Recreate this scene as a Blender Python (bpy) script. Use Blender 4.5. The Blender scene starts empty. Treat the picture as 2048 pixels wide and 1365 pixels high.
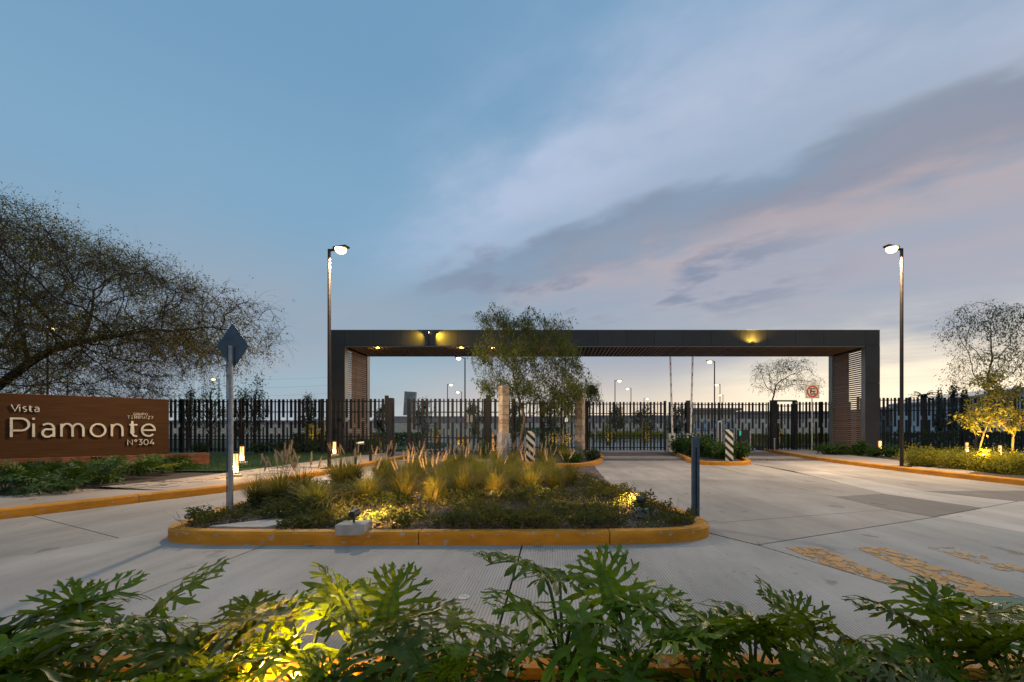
import bpy, bmesh, math, random
import numpy as np
from mathutils import Vector, Matrix, Euler

S = bpy.context.scene
COL = S.collection
PI = math.pi
rnd = random.Random(7)
rng = np.random.default_rng(7)
F, CX, HY, CH = 910.0, 1110.0, 861.0, 1.2      # focal length, vanishing point and camera height read off the photograph

# ------------------------------------------------------------------ camera
cd = bpy.data.cameras.new('camera'); cam = bpy.data.objects.new('camera', cd); COL.objects.link(cam)
cam.location = (0, 0, CH); cam.rotation_euler = (PI / 2, 0, 0)
cd.sensor_width = 36; cd.lens = F / 2048 * 36
cd.shift_x = (1024 - CX) / 2048; cd.shift_y = (HY - 682.5) / 2048
cd.clip_start = 0.05; cd.clip_end = 3000
S.camera = cam
S.render.resolution_x = 1024; S.render.resolution_y = 682
S.view_settings.view_transform = 'Standard'; S.view_settings.look = 'None'
S.view_settings.gamma = 1; S.view_settings.use_curve_mapping = False
S.view_settings.exposure = 0.0
S.cycles.use_denoising = True
try: S.cycles.denoiser = 'OPENIMAGEDENOISE'
except Exception: pass
S.cycles.max_bounces = 6; S.cycles.diffuse_bounces = 3; S.cycles.glossy_bounces = 3
S.cycles.transparent_max_bounces = 8
S.cycles.sample_clamp_indirect = 4.0
S.cycles.caustics_reflective = False; S.cycles.caustics_refractive = False

# ------------------------------------------------------------------ world (dusk sky)
W = bpy.data.worlds.new('World'); S.world = W; W.use_nodes = True
wt = W.node_tree; wt.nodes.clear()
def wn(t, **k):
    n = wt.nodes.new(t)
    for a, b in k.items(): setattr(n, a, b)
    return n
def wl(v, sock):
    if isinstance(v, (int, float)): sock.default_value = v
    elif isinstance(v, tuple): sock.default_value = v
    else: wt.links.new(v, sock)
def wm(op, a, b=0.0, c=None, clamp=False):
    n = wn('ShaderNodeMath', operation=op, use_clamp=clamp); wl(a, n.inputs[0]); wl(b, n.inputs[1])
    if c is not None: wl(c, n.inputs[2])
    return n.outputs[0]
def wmap(v, a, b, c=0.0, d=1.0, smooth=True):
    n = wn('ShaderNodeMapRange'); n.interpolation_type = 'SMOOTHSTEP' if smooth else 'LINEAR'
    wl(v, n.inputs[0]); wl(a, n.inputs[1]); wl(b, n.inputs[2]); wl(c, n.inputs[3]); wl(d, n.inputs[4]); return n.outputs[0]
def wramp(v, pts, interp='EASE'):
    n = wn('ShaderNodeValToRGB'); r = n.color_ramp; r.interpolation = interp
    while len(r.elements) < len(pts): r.elements.new(0.5)
    for e, (p, c) in zip(r.elements, pts): e.position = p; e.color = (*c, 1)
    wl(v, n.inputs[0]); return n.outputs[0]
def wmix(f, a, b):
    n = wn('ShaderNodeMix', data_type='RGBA'); wl(f, n.inputs[0]); wl(a, n.inputs[6]); wl(b, n.inputs[7]); return n.outputs[2]
tc = wn('ShaderNodeTexCoord'); nv = wn('ShaderNodeVectorMath', operation='NORMALIZE'); wt.links.new(tc.outputs['Generated'], nv.inputs[0])
sx = wn('ShaderNodeSeparateXYZ'); wt.links.new(nv.outputs[0], sx.inputs[0]); dx, dy, dz = sx.outputs
z = wm('MAXIMUM', dz, 0.0)
zz = wm('ADD', z, 0.1); px_ = wm('DIVIDE', dx, zz); py_ = wm('DIVIDE', dy, zz)
u = wm('SUBTRACT', wm('MULTIPLY', px_, .82), wm('MULTIPLY', py_, .575))
v = wm('ADD', wm('MULTIPLY', px_, .575), wm('MULTIPLY', py_, .82))
def wnoise(us, vs, scale, det=4, off=0.0, rough=.55):
    cb = wn('ShaderNodeCombineXYZ'); wl(wm('MULTIPLY', u, us), cb.inputs[0]); wl(wm('MULTIPLY', v, vs), cb.inputs[1]); wl(off, cb.inputs[2])
    n = wn('ShaderNodeTexNoise'); n.inputs['Scale'].default_value = scale; n.inputs['Detail'].default_value = det
    n.inputs['Roughness'].default_value = rough
    wt.links.new(cb.outputs[0], n.inputs['Vector']); return n.outputs[0]
n1 = wnoise(.75, 1.15, .85, 5, 3.1); n2 = wnoise(.8, 1.35, 1.9, 7, 8.3, .58); n3 = wnoise(.35, .8, .8, 3, 15.0)
base = wramp(z, [(0.0, (.36, .43, .47)), (.09, (.29, .40, .48)), (.2, (.235, .335, .43)), (.4, (.185, .34, .495)), (.62, (.15, .295, .46)), (1.0, (.12, .26, .44))])
sk = wn('ShaderNodeTexSky'); sk.sky_type = 'NISHITA'; sk.sun_disc = False
sk.sun_elevation = math.radians(1.0); sk.sun_rotation = math.radians(40); sk.altitude = 1800; sk.dust_density = 1.5
sks = wn('ShaderNodeVectorMath', operation='SCALE'); wt.links.new(sk.outputs[0], sks.inputs[0]); sks.inputs['Scale'].default_value = .10
base = wmix(.12, base, sks.outputs[0])
# clouds laid out in long streaks
vd = wm('ADD', wm('ADD', v, wm('MULTIPLY', wm('SUBTRACT', n1, .5), 1.0)), wm('MULTIPLY', wm('SUBTRACT', n2, .5), .50))
cc = wramp(wm('MULTIPLY', vd, .25), [(.18, (.235, .35, .50)), (.31, (.36, .43, .57)), (.355, (.33, .39, .51)), (.40, (.19, .225, .30)), (.45, (.22, .235, .30)), (.51, (.385, .325, .345)),
     (.56, (.33, .32, .38)), (.64, (.34, .335, .39)), (.75, (.40, .375, .41)), (.95, (.38, .385, .43))])
cw = wm('MULTIPLY', wmap(u, -2.6, -.8), wmap(vd, .7, 1.3))
cw = wm('MULTIPLY', cw, wmap(z, .10, .30, .25, 1.0))
cw = wm('MULTIPLY', cw, wmap(n2, .3, .62, .6, 1.0))
sky = wmix(cw, base, cc)
# thin grey veils elsewhere
veil = wm('MULTIPLY', wmap(n3, .36, .66), wmap(z, .05, .35, 1.0, .45))
sky = wmix(wm('MULTIPLY', veil, .9), sky, (.30, .325, .385, 1))
# small dark clouds low in the middle
dk = wm('MULTIPLY', wmap(n2, .47, .60), wm('MULTIPLY', wmap(z, .20, .27), wmap(z, .33, .41, 1, 0)))
dk = wm('MULTIPLY', dk, wm('MULTIPLY', wmap(dx, -.35, -.1), wmap(dx, .3, .6, 1, 0)))
sky = wmix(wm('MULTIPLY', dk, .9), sky, (.19, .23, .315, 1))
# sunset glow low on the right
dt = wm('ADD', wm('MULTIPLY', dx, .66), wm('MULTIPLY', dy, .75))
g1 = wm('MULTIPLY', wmap(dt, .35, .93), wmap(z, .0, .17, 1, 0))
sky = wmix(wm('MULTIPLY', g1, .92), sky, (.80, .62, .45, 1))
g2 = wm('MULTIPLY', wmap(dt, .86, 1.0), wmap(wm('ADD', z, wm('MULTIPLY', wm('SUBTRACT', n2, .5), .16)), .04, .23, 1, 0))
sky = wmix(wm('MULTIPLY', g2, .85), sky, (1.02, .86, .62, 1))
bgn = wn('ShaderNodeBackground'); wl(sky, bgn.inputs[0]); bgn.inputs[1].default_value = 1.28
wo = wn('ShaderNodeOutputWorld'); wt.links.new(bgn.outputs[0], wo.inputs[0])

# the last sunlight scattered from the bright western sky
sd = bpy.data.lights.new('sun', 'SUN'); sd.energy = 0.55; sd.angle = math.radians(25); sd.color = (1, .78, .55)
so = bpy.data.objects.new('sun', sd); COL.objects.link(so)
so.rotation_euler = Vector((-.66, -.75, -.22)).to_track_quat('-Z', 'Y').to_euler()

# ------------------------------------------------------------------ materials
def material(name, col, rough=.7, metal=0.0, var=.25, vs=3.0, bump=0.0, bs=40.0, emit=None, es=0.0, trans=0.0, col2=None, stretch=None, coat=0.0, rand=0.0, chips=None, wave=None, det=5, spec=None, tracks=0.0):
    m = bpy.data.materials.new(name); m.use_nodes = True; t = m.node_tree; n = t.nodes; L = t.links.new
    b = n['Principled BSDF']; b.inputs['Roughness'].default_value = rough; b.inputs['Metallic'].default_value = metal
    if spec is not None: b.inputs['Specular IOR Level'].default_value = spec
    if coat: b.inputs['Coat Weight'].default_value = coat
    tx = n.new('ShaderNodeTexCoord'); mp = n.new('ShaderNodeMapping'); L(tx.outputs['Object'], mp.inputs[0])
    if stretch: mp.inputs['Scale'].default_value = stretch
    ns = n.new('ShaderNodeTexNoise'); ns.inputs['Scale'].default_value = vs; ns.inputs['Detail'].default_value = det; ns.inputs['Roughness'].default_value = .6
    L(mp.outputs[0], ns.inputs['Vector'])
    mx = n.new('ShaderNodeMix'); mx.data_type = 'RGBA'
    mr = n.new('ShaderNodeMapRange'); mr.inputs[1].default_value = .32; mr.inputs[2].default_value = .68; L(ns.outputs[0], mr.inputs[0]); L(mr.outputs[0], mx.inputs[0])
    c2 = col2 if col2 else tuple(min(1, c * (1 + var)) for c in col); c1 = col if col2 else tuple(c * (1 - var) for c in col)
    mx.inputs[6].default_value = (*c1, 1); mx.inputs[7].default_value = (*c2, 1)
    out = mx.outputs[2]
    if chips:
        cn = n.new('ShaderNodeTexNoise'); cn.inputs['Scale'].default_value = chips[1]; cn.inputs['Detail'].default_value = 6; L(mp.outputs[0], cn.inputs['Vector'])
        cr = n.new('ShaderNodeMapRange'); cr.inputs[1].default_value = chips[2]; cr.inputs[2].default_value = chips[2] + .025; L(cn.outputs[0], cr.inputs[0])
        cm = n.new('ShaderNodeMix'); cm.data_type = 'RGBA'; L(cr.outputs[0], cm.inputs[0]); L(out, cm.inputs[6]); cm.inputs[7].default_value = (*chips[0], 1); out = cm.outputs[2]
    if tracks:
        tm = n.new('ShaderNodeMapping'); tm.inputs['Scale'].default_value = (2.2, .22, 1); L(tx.outputs['Object'], tm.inputs[0])
        tn_ = n.new('ShaderNodeTexNoise'); tn_.inputs['Scale'].default_value = 1.0; tn_.inputs['Detail'].default_value = 7; tn_.inputs['Roughness'].default_value = .65; L(tm.outputs[0], tn_.inputs['Vector'])
        t3 = n.new('ShaderNodeMapRange'); t3.inputs[1].default_value = .35; t3.inputs[2].default_value = .62; t3.inputs[3].default_value = 1 - tracks; t3.inputs[4].default_value = 1.06; L(tn_.outputs[0], t3.inputs[0])
        vm = n.new('ShaderNodeVectorMath'); vm.operation = 'SCALE'; L(out, vm.inputs[0]); L(t3.outputs[0], vm.inputs['Scale']); out = vm.outputs[0]
        sp_ = n.new('ShaderNodeTexNoise'); sp_.inputs['Scale'].default_value = 26; sp_.inputs['Detail'].default_value = 3; L(tx.outputs['Object'], sp_.inputs['Vector'])
        s3 = n.new('ShaderNodeMapRange'); s3.inputs[1].default_value = .66; s3.inputs[2].default_value = .72; s3.inputs[3].default_value = 1; s3.inputs[4].default_value = .55; L(sp_.outputs[0], s3.inputs[0])
        vm = n.new('ShaderNodeVectorMath'); vm.operation = 'SCALE'; L(out, vm.inputs[0]); L(s3.outputs[0], vm.inputs['Scale']); out = vm.outputs[0]
    if rand:
        oi = n.new('ShaderNodeObjectInfo'); rr = n.new('ShaderNodeMapRange'); L(oi.outputs['Random'], rr.inputs[0]); rr.inputs[3].default_value = 1 - rand; rr.inputs[4].default_value = 1 + rand
        vm = n.new('ShaderNodeVectorMath'); vm.operation = 'SCALE'; L(out, vm.inputs[0]); L(rr.outputs[0], vm.inputs['Scale']); out = vm.outputs[0]
    h = None
    if wave:   # tined concrete: fine parallel grooves (spacing, angle, depth)
        wv = n.new('ShaderNodeTexWave'); wv.wave_type = 'BANDS'; wv.bands_direction = 'X'
        wv.inputs['Scale'].default_value = 1.0 / wave[0] * .314; wv.inputs['Distortion'].default_value = .5; wv.inputs['Detail'].default_value = 2; wv.inputs['Detail Scale'].default_value = .6
        wp = n.new('ShaderNodeMapping'); wp.inputs['Rotation'].default_value = (0, 0, wave[1]); L(tx.outputs['Object'], wp.inputs[0]); L(wp.outputs[0], wv.inputs['Vector'])
        gr = n.new('ShaderNodeMapRange'); gr.inputs[1].default_value = 0.05; gr.inputs[2].default_value = .42; L(wv.outputs['Fac'], gr.inputs[0]); h = gr.outputs[0]
        dm = n.new('ShaderNodeMapRange'); dm.inputs[3].default_value = .72; dm.inputs[4].default_value = 1.0; L(h, dm.inputs[0])
        vm = n.new('ShaderNodeVectorMath'); vm.operation = 'SCALE'; L(out, vm.inputs[0]); L(dm.outputs[0], vm.inputs['Scale']); out = vm.outputs[0]
    L(out, b.inputs['Base Color'])
    if bump or wave:
        bn = n.new('ShaderNodeTexNoise'); bn.inputs['Scale'].default_value = bs; bn.inputs['Detail'].default_value = 6; L(mp.outputs[0], bn.inputs['Vector'])
        bp = n.new('ShaderNodeBump'); bp.inputs['Strength'].default_value = max(bump, .15); bp.inputs['Distance'].default_value = .01
        L(bn.outputs[0], bp.inputs['Height']); nrm = bp.outputs[0]
        if wave:
            b2 = n.new('ShaderNodeBump'); b2.inputs['Strength'].default_value = .5; b2.inputs['Distance'].default_value = wave[2]; L(h, b2.inputs['Height']); L(nrm, b2.inputs['Normal']); nrm = b2.outputs[0]
        L(nrm, b.inputs['Normal'])
    if emit:
        b.inputs['Emission Color'].default_value = (*emit, 1); b.inputs['Emission Strength'].default_value = es
    if trans:
        tr = n.new('ShaderNodeBsdfTranslucent'); ms = n.new('ShaderNodeMixShader'); ms.inputs[0].default_value = trans
        hs = n.new('ShaderNodeVectorMath'); hs.operation = 'MULTIPLY'; L(out, hs.inputs[0]); hs.inputs[1].default_value = (1.5, 1.5, .7); L(hs.outputs[0], tr.inputs[0])
        L(b.outputs[0], ms.inputs[1]); L(tr.outputs[0], ms.inputs[2]); L(ms.outputs[0], n['Material Output'].inputs[0])
    return m

def concrete(name, col, wave=None, stains=.5):
    return material(name, tuple(c * .76 for c in col), .85, var=.12, vs=.9, bump=.25, bs=60, col2=tuple(c * 1.12 for c in col), wave=wave, stretch=(1, .55, 1), chips=(tuple(c * .62 for c in col), 2.6, .66), det=8, tracks=.15)
M = {}
M['dirt'] = material('dry_soil', (.11, .075, .05), .95, var=.5, vs=9, bump=.8, bs=30)
M['mulch'] = material('mulch_soil', (.06, .04, .028), .95, var=.6, vs=25, bump=1, bs=60)
M['road_light'] = concrete('concrete_light', (.44, .375, .315))
M['road_mid'] = concrete('concrete_mid', (.375, .32, .27))
M['road_dark'] = concrete('concrete_dark', (.20, .17, .15))
M['road_pale'] = concrete('concrete_pale', (.54, .47, .40))
M['road_groove'] = concrete('concrete_tined', (.455, .405, .355), wave=(.024, 0.0, .006))
M['road_groove2'] = concrete('concrete_tined_pale', (.43, .365, .30), wave=(.05, 0.35, .006))
M['joint'] = material('joint_filler', (.05, .045, .04), .95, bump=.3)
M['walk'] = concrete('pavement_concrete', (.40, .315, .245))
M['kerb'] = material('kerb_yellow_paint', (.58, .225, .012), .7, spec=.3, var=.26, vs=4, bump=.35, bs=45, chips=((.40, .35, .32), 20, .635), stretch=(.55, .55, 1.6))
M['stone_pave'] = material('paving_stone', (.16, .105, .085), .85, var=.35, vs=6, bump=.6, bs=30, rand=.35)
M['black_metal'] = material('gantry_panel_metal', (.050, .043, .038), .5, .2, var=.12, vs=1.2, bump=.03, bs=8, rand=.10)
M['panel_side'] = material('gantry_side_panel', (.20, .20, .20), .4, .3, var=.1)
M['dark'] = material('dark_backing', (.012, .011, .010), .8, var=.1)
M['wood'] = material('composite_slat', (.30, .185, .13), .65, var=.22, vs=4, bump=.25, bs=25, stretch=(1, .15, 4), rand=.18)
M['fence'] = material('fence_black_steel', (.009, .0065, .005), .55, .2, var=.3, vs=3, bump=.05)
M['fence_brown'] = material('gate_brown_steel', (.010, .0065, .005), .6, .1, var=.3, vs=3)
M['post'] = material('dark_lamp_post', (.018, .012, .010), .5, .3, var=.25, vs=3)
M['galv'] = material('galvanised_steel', (.34, .33, .33), .5, .25, var=.25, vs=14, bump=.1, bs=30)
M['bluegrey'] = material('blue_grey_paint', (.060, .088, .118), .5, .2, var=.3, vs=4, bump=.1, chips=((.16, .19, .22), 5, .66))
M['sign_wood'] = material('sign_wood_cladding', (.088, .036, .011), .6, spec=.15, var=.22, vs=3, stretch=(.5, .5, 9), bump=.3, bs=12)
M['terracotta'] = material('rusty_stone_plinth', (.20, .062, .022), .75, var=.55, vs=3.5, bump=.5, bs=18)
M['letter'] = material('champagne_metal', (.86, .71, .52), .4, .25, var=.15, vs=2.2)
M['white'] = material('white_enamel', (.62, .60, .55), .45, var=.1, vs=3, chips=((.30, .30, .30), 3.2, .68))
M['cream'] = material('cream_enamel', (.58, .53, .42), .45, var=.12, vs=5)
M['black'] = material('black_paint', (.014, .013, .013), .4, var=.2)
M['red'] = material('red_paint', (.42, .02, .015), .45, var=.15)
M['bark'] = material('dark_bark', (.06, .04, .026), .9, var=.5, vs=9, bump=.8, bs=30, stretch=(1, 1, .3))
M['bark_pale'] = material('pale_bark', (.15, .095, .06), .9, var=.4, vs=9, bump=.8, bs=30, stretch=(1, 1, .3))
M['leaf_mesq'] = material('mesquite_leaf', (.13, .085, .025), .8, var=.6, vs=1.1, trans=.4, col2=(.27, .22, .045), spec=.1)
M['leaf_pepper'] = material('pepper_tree_leaf', (.06, .085, .02), .75, var=.5, vs=2, trans=.35, col2=(.13, .15, .035), spec=.15)
M['leaf_dark'] = material('dark_evergreen_leaf', (.028, .05, .018), .6, var=.5, vs=2, trans=.25)
M['leaf_yellow'] = material('yellow_green_leaf', (.16, .15, .03), .55, var=.4, vs=5, trans=.4)
M['leaf_hedge'] = material('hedge_leaf', (.13, .15, .02), .6, var=.4, vs=6, trans=.4, col2=(.34, .28, .035), spec=.2)
M['leaf_shrub'] = material('shrub_leaf', (.045, .085, .015), .6, var=.5, vs=6, trans=.3, spec=.25)
M['philo'] = material('glossy_leaf', (.062, .108, .003), .40, var=.45, vs=2.2, trans=.38, col2=(.15, .20, .004), bump=.12, bs=14, rand=.45, spec=.22)
M['philo_old'] = material('yellowing_leaf', (.16, .15, .02), .4, var=.4, vs=7, trans=.35, rand=.2, bump=.2, bs=30)
M['philo_shaded'] = material('shaded_glossy_leaf', (.02, .05, .006), .5, var=.45, vs=7, trans=.25, col2=(.07, .105, .012), rand=.3, spec=.25)  # same philodendron leaf, with the shade by the name wall put into its colour
M['stalk'] = material('leaf_stalk', (.085, .12, .03), .45, var=.4, vs=6)
M['brown_leaf'] = material('withered_leaf', (.20, .10, .04), .8, var=.4, vs=9)
M['grass_blade'] = material('fountain_grass_blade', (.07, .085, .02), .6, var=.5, vs=3, trans=.4, col2=(.36, .28, .07), rand=.35, spec=.2)
M['plume'] = material('grass_plume', (.40, .30, .23), .85, var=.3, vs=20, trans=.35)
M['lawn'] = material('lawn', (.03, .06, .012), .9, var=.4, vs=14, bump=.8, bs=90)
M['lawn_blade'] = material('lawn_blade', (.035, .085, .014), .6, var=.5, vs=3, trans=.3)
M['cover'] = material('ground_cover_leaf', (.035, .06, .012), .7, var=.6, vs=2, trans=.3, col2=(.11, .10, .02), spec=.2)
M['twig'] = material('dry_twig', (.15, .11, .08), .9, var=.4, vs=9)
M['flower'] = material('orange_flower', (.65, .30, .02), .6, var=.3, vs=9)
M['stone_pale'] = material('travertine', (.42, .30, .20), .8, var=.35, vs=5, bump=.6, bs=14, rand=.25, stretch=(1, 1, 1.4), chips=((.26, .17, .11), 4, .64))
M['stone_grey'] = material('grey_marble', (.36, .33, .31), .6, var=.35, vs=3, bump=.2, bs=10)
M['plaster'] = material('beige_wall', (.80, .62, .46), .9, var=.15, vs=2, bump=.2)
M['mauve'] = material('mauve_wall', (.40, .29, .27), .9, var=.15, vs=1)
M['white_wall'] = material('white_render', (.50, .52, .56), .8, var=.1, vs=1)
M['stonewall'] = material('rubble_wall', (.17, .155, .14), .9, var=.4, vs=3, bump=.6, bs=9)
M['glass'] = material('window_glass', (.05, .06, .07), .1, var=.1)
M['warm_window'] = material('lit_window', (.5, .4, .3), .3, emit=(1, .75, .4), es=.6)
M['lamp'] = material('street_lamp_lens', (1, .95, .85), .3, emit=(1, .72, .30), es=7)
M['lamp_far'] = material('far_lamp_lens', (1, .95, .85), .3, emit=(1, .74, .36), es=6)
M['lantern'] = material('lantern_glass', (1, .8, .5), .3, emit=(1, .47, .13), es=1.5)
M['lantern_core'] = material('lantern_tube', (1, .9, .7), .3, emit=(1, .66, .28), es=3.4)
M['uplight'] = material('uplight_lens', (1, .8, .4), .3, emit=(1, .66, .16), es=25)
M['green_lit'] = material('green_display', (.02, .3, .15), .3, emit=(.02, .6, .3), es=.5)
M['paint_green'] = material('green_road_paint', (.05, .13, .09), .8, var=.3, vs=9, bump=.2)
M['plastic'] = material('black_plastic', (.02, .02, .02), .35, var=.1)
M['concrete_pad'] = material('concrete_pad', (.36, .33, .30), .85, var=.2, vs=7, bump=.3)

def worn_paint(name, col, thr, scale):
    m = bpy.data.materials.new(name); m.use_nodes = True; t = m.node_tree; n = t.nodes; L = t.links.new
    b = n['Principled BSDF']; b.inputs['Roughness'].default_value = .75
    tx = n.new('ShaderNodeTexCoord'); mp = n.new('ShaderNodeMapping'); mp.inputs['Scale'].default_value = (1, .6, 1); L(tx.outputs['Object'], mp.inputs[0])
    a = n.new('ShaderNodeTexNoise'); a.inputs['Scale'].default_value = scale; a.inputs['Detail'].default_value = 9; a.inputs['Roughness'].default_value = .68; L(mp.outputs[0], a.inputs['Vector'])
    c = n.new('ShaderNodeMapRange'); c.inputs[1].default_value = thr; c.inputs[2].default_value = thr + .07; L(a.outputs[0], c.inputs[0])
    k = n.new('ShaderNodeTexNoise'); k.inputs['Scale'].default_value = 2.2; k.inputs['Detail'].default_value = 4; L(tx.outputs['Object'], k.inputs['Vector'])
    mx = n.new('ShaderNodeMix'); mx.data_type = 'RGBA'; L(k.outputs[0], mx.inputs[0]); mx.inputs[6].default_value = (*[q * .8 for q in col], 1); mx.inputs[7].default_value = (*[min(1, q * 1.35) for q in col], 1)
    L(mx.outputs[2], b.inputs['Base Color'])
    tr = n.new('ShaderNodeBsdfTransparent'); ms = n.new('ShaderNodeMixShader'); L(c.outputs[0], ms.inputs[0]); L(tr.outputs[0], ms.inputs[1]); L(b.outputs[0], ms.inputs[2]); L(ms.outputs[0], n['Material Output'].inputs[0])
    return m
M['paint_a'] = worn_paint('worn_yellow_paint', (.40, .195, .05), .435, 12)
M['paint_b'] = worn_paint('very_worn_yellow_paint', (.42, .24, .09), .50, 9)
M['paint_c'] = worn_paint('nearly_gone_yellow_paint', (.40, .22, .08), .585, 8)

# ------------------------------------------------------------------ mesh helpers
class MB:
    def __init__(s): s.v = []; s.f = []
    def add(s, vs, fs):
        o = len(s.v); s.v += [tuple(p) for p in vs]; s.f += [tuple(i + o for i in f) for f in fs]; return s
    def box(s, x0, x1, y0, y1, z0, z1):
        return s.add([(x0, y0, z0), (x1, y0, z0), (x1, y1, z0), (x0, y1, z0), (x0, y0, z1), (x1, y0, z1), (x1, y1, z1), (x0, y1, z1)],
                     [(3, 2, 1, 0), (4, 5, 6, 7), (0, 1, 5, 4), (1, 2, 6, 5), (2, 3, 7, 6), (3, 0, 4, 7)])
    def cbox(s, c, sz, rot=None):
        hx, hy, hz = sz[0] / 2, sz[1] / 2, sz[2] / 2; R = rot.to_matrix() if rot else Matrix.Identity(3); c = Vector(c)
        P = [(-hx, -hy, -hz), (hx, -hy, -hz), (hx, hy, -hz), (-hx, hy, -hz), (-hx, -hy, hz), (hx, -hy, hz), (hx, hy, hz), (-hx, hy, hz)]
        return s.add([c + R @ Vector(p) for p in P], [(3, 2, 1, 0), (4, 5, 6, 7), (0, 1, 5, 4), (1, 2, 6, 5), (2, 3, 7, 6), (3, 0, 4, 7)])
    def prism(s, poly, z0, z1, bevel=0.0):
        n = len(poly)
        a = sum(poly[i][0] * poly[(i + 1) % n][1] - poly[(i + 1) % n][0] * poly[i][1] for i in range(n))
        if a < 0: poly = poly[::-1]
        vs = [(x, y, z0) for x, y in poly] + [(x, y, z1) for x, y in poly]
        fs = [tuple(range(n - 1, -1, -1)), tuple(range(n, 2 * n))] + [(i, (i + 1) % n, n + (i + 1) % n, n + i) for i in range(n)]
        return s.add(vs, fs)
    def tube(s, pts, rad, n=8, cap=True):
        pts = [Vector(p) for p in pts]; m = len(pts)
        if isinstance(rad, (int, float)): rad = [rad] * m
        up = None; vs = []
        for i in range(m):
            t = (pts[min(i + 1, m - 1)] - pts[max(i - 1, 0)])
            t = t.normalized() if t.length > 1e-9 else Vector((0, 0, 1))
            if up is None: up = Vector((1, 0, 0)) if abs(t.x) < .9 else Vector((0, 1, 0))
            a = (up - t * up.dot(t)).normalized(); b = t.cross(a); up = a
            for k in range(n):
                q = 2 * PI * k / n; vs.append(pts[i] + (a * math.cos(q) + b * math.sin(q)) * rad[i])
        fs = [(i * n + k, i * n + (k + 1) % n, (i + 1) * n + (k + 1) % n, (i + 1) * n + k) for i in range(m - 1) for k in range(n)]
        if cap: fs += [tuple(range(n - 1, -1, -1)), tuple((m - 1) * n + k for k in range(n))]
        return s.add(vs, fs)
    def sweep(s, prof, path_l, closed=False):
        """prof: list of (offset, z); path_l: list of ((x,y),(nx,ny))"""
        n = len(prof); m = len(path_l); vs = []
        for (p, q) in path_l:
            for (o, zz) in prof: vs.append((p[0] + q[0] * o, p[1] + q[1] * o, zz))
        fs = []
        for i in range(m - (0 if closed else 1)):
            j = (i + 1) % m
            for k in range(n): fs.append((i * n + k, j * n + k, j * n + (k + 1) % n, i * n + (k + 1) % n))
        if not closed: fs += [tuple(range(n)), tuple(range((m - 1) * n + n - 1, (m - 1) * n - 1, -1))]
        return s.add(vs, fs)
    def mesh(s, name, mat, smooth=False):
        me = bpy.data.meshes.new(name); me.from_pydata(s.v, [], s.f)
        if mat: me.materials.append(mat)
        if smooth: me.polygons.foreach_set('use_smooth', [True] * len(me.polygons))
        me.update(); return me
    def build(s, name, mat, parent=None, smooth=False, bevel=0.0, kind=None, loc=None, fix=False):
        me = s.mesh(name, mat, smooth); o = inst(name, me, parent, loc)
        if bevel or fix:
            bm = bmesh.new(); bm.from_mesh(me)
            bmesh.ops.recalc_face_normals(bm, faces=bm.faces)
            if bevel: bmesh.ops.bevel(bm, geom=[e for e in bm.edges if len(e.link_faces) == 2 and e.calc_face_angle(0) > .6], offset=bevel, segments=1, affect='EDGES')
            bm.to_mesh(me); bm.free()
        if kind: o['kind'] = kind
        return o
def inst(name, me, parent=None, loc=None, rot=None, scale=None):
    o = bpy.data.objects.new(name, me); COL.objects.link(o)
    if parent is not None: o.parent = parent
    if loc is not None: o.location = loc
    if rot is not None: o.rotation_euler = rot
    if scale is not None: o.scale = (scale,) * 3 if isinstance(scale, (int, float)) else scale
    return o
def quads_mesh(name, V, mat, smooth=False):
    """V: (n,4,3) array of quads"""
    V = np.asarray(V, dtype=np.float32); n = len(V); me = bpy.data.meshes.new(name)
    me.vertices.add(4 * n); me.vertices.foreach_set('co', V.reshape(-1))
    me.loops.add(4 * n); me.loops.foreach_set('vertex_index', np.arange(4 * n, dtype=np.int32))
    me.polygons.add(n); me.polygons.foreach_set('loop_start', np.arange(0, 4 * n, 4, dtype=np.int32)); me.polygons.foreach_set('loop_total', np.full(n, 4, dtype=np.int32))
    me.update(calc_edges=True); me.materials.append(mat)
    return me
def tag(o, label=None, cat=None, group=None, kind=None):
    if label: o['label'] = label
    if cat: o['category'] = cat
    if group: o['group'] = group
    if kind: o['kind'] = kind
    return o
def thing(name, label, cat, loc=(0, 0, 0), rotz=0.0, group=None):
    o = bpy.data.objects.new(name, None); COL.objects.link(o); o.empty_display_size = .2
    o.location = loc; o.rotation_euler = (0, 0, rotz); return tag(o, label, cat, group)
def copy_tree(o, parent=None):
    c = o.copy(); COL.objects.link(c)
    if parent is not None: c.parent = parent
    for ch in [k for k in KIDS(o)]: copy_tree(ch, c)
    return c
def KIDS(o): return list(o.children)
def gp(px, py, z=0.0):
    Y = (CH - z) * F / (py - HY); return ((px - CX) / F * Y, Y)
def XZ(px, py, Y): return ((px - CX) / F * Y, CH + (HY - py) / F * Y)
def smooth_path(pts, it=2, closed=False):
    for _ in range(it):
        q = [] if closed else [pts[0]]
        rg = range(len(pts)) if closed else range(len(pts) - 1)
        for i in rg:
            a, b = pts[i], pts[(i + 1) % len(pts)]
            q += [tuple(a[k] * .75 + b[k] * .25 for k in range(len(a))), tuple(a[k] * .25 + b[k] * .75 for k in range(len(a)))]
        if not closed: q.append(pts[-1])
        pts = q
    return pts
def unit(v):
    l = math.hypot(*v) or 1e-9; return (v[0] / l, v[1] / l)
def with_normals(P, closed, side=1):
    out = []; n = len(P)
    for i in range(n):
        a = P[(i - 1) % n] if (closed or i) else P[i]; b = P[(i + 1) % n] if (closed or i < n - 1) else P[i]
        t = unit((b[0] - a[0], b[1] - a[1])); out.append((P[i], (-t[1] * side, t[0] * side)))
    return out
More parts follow.
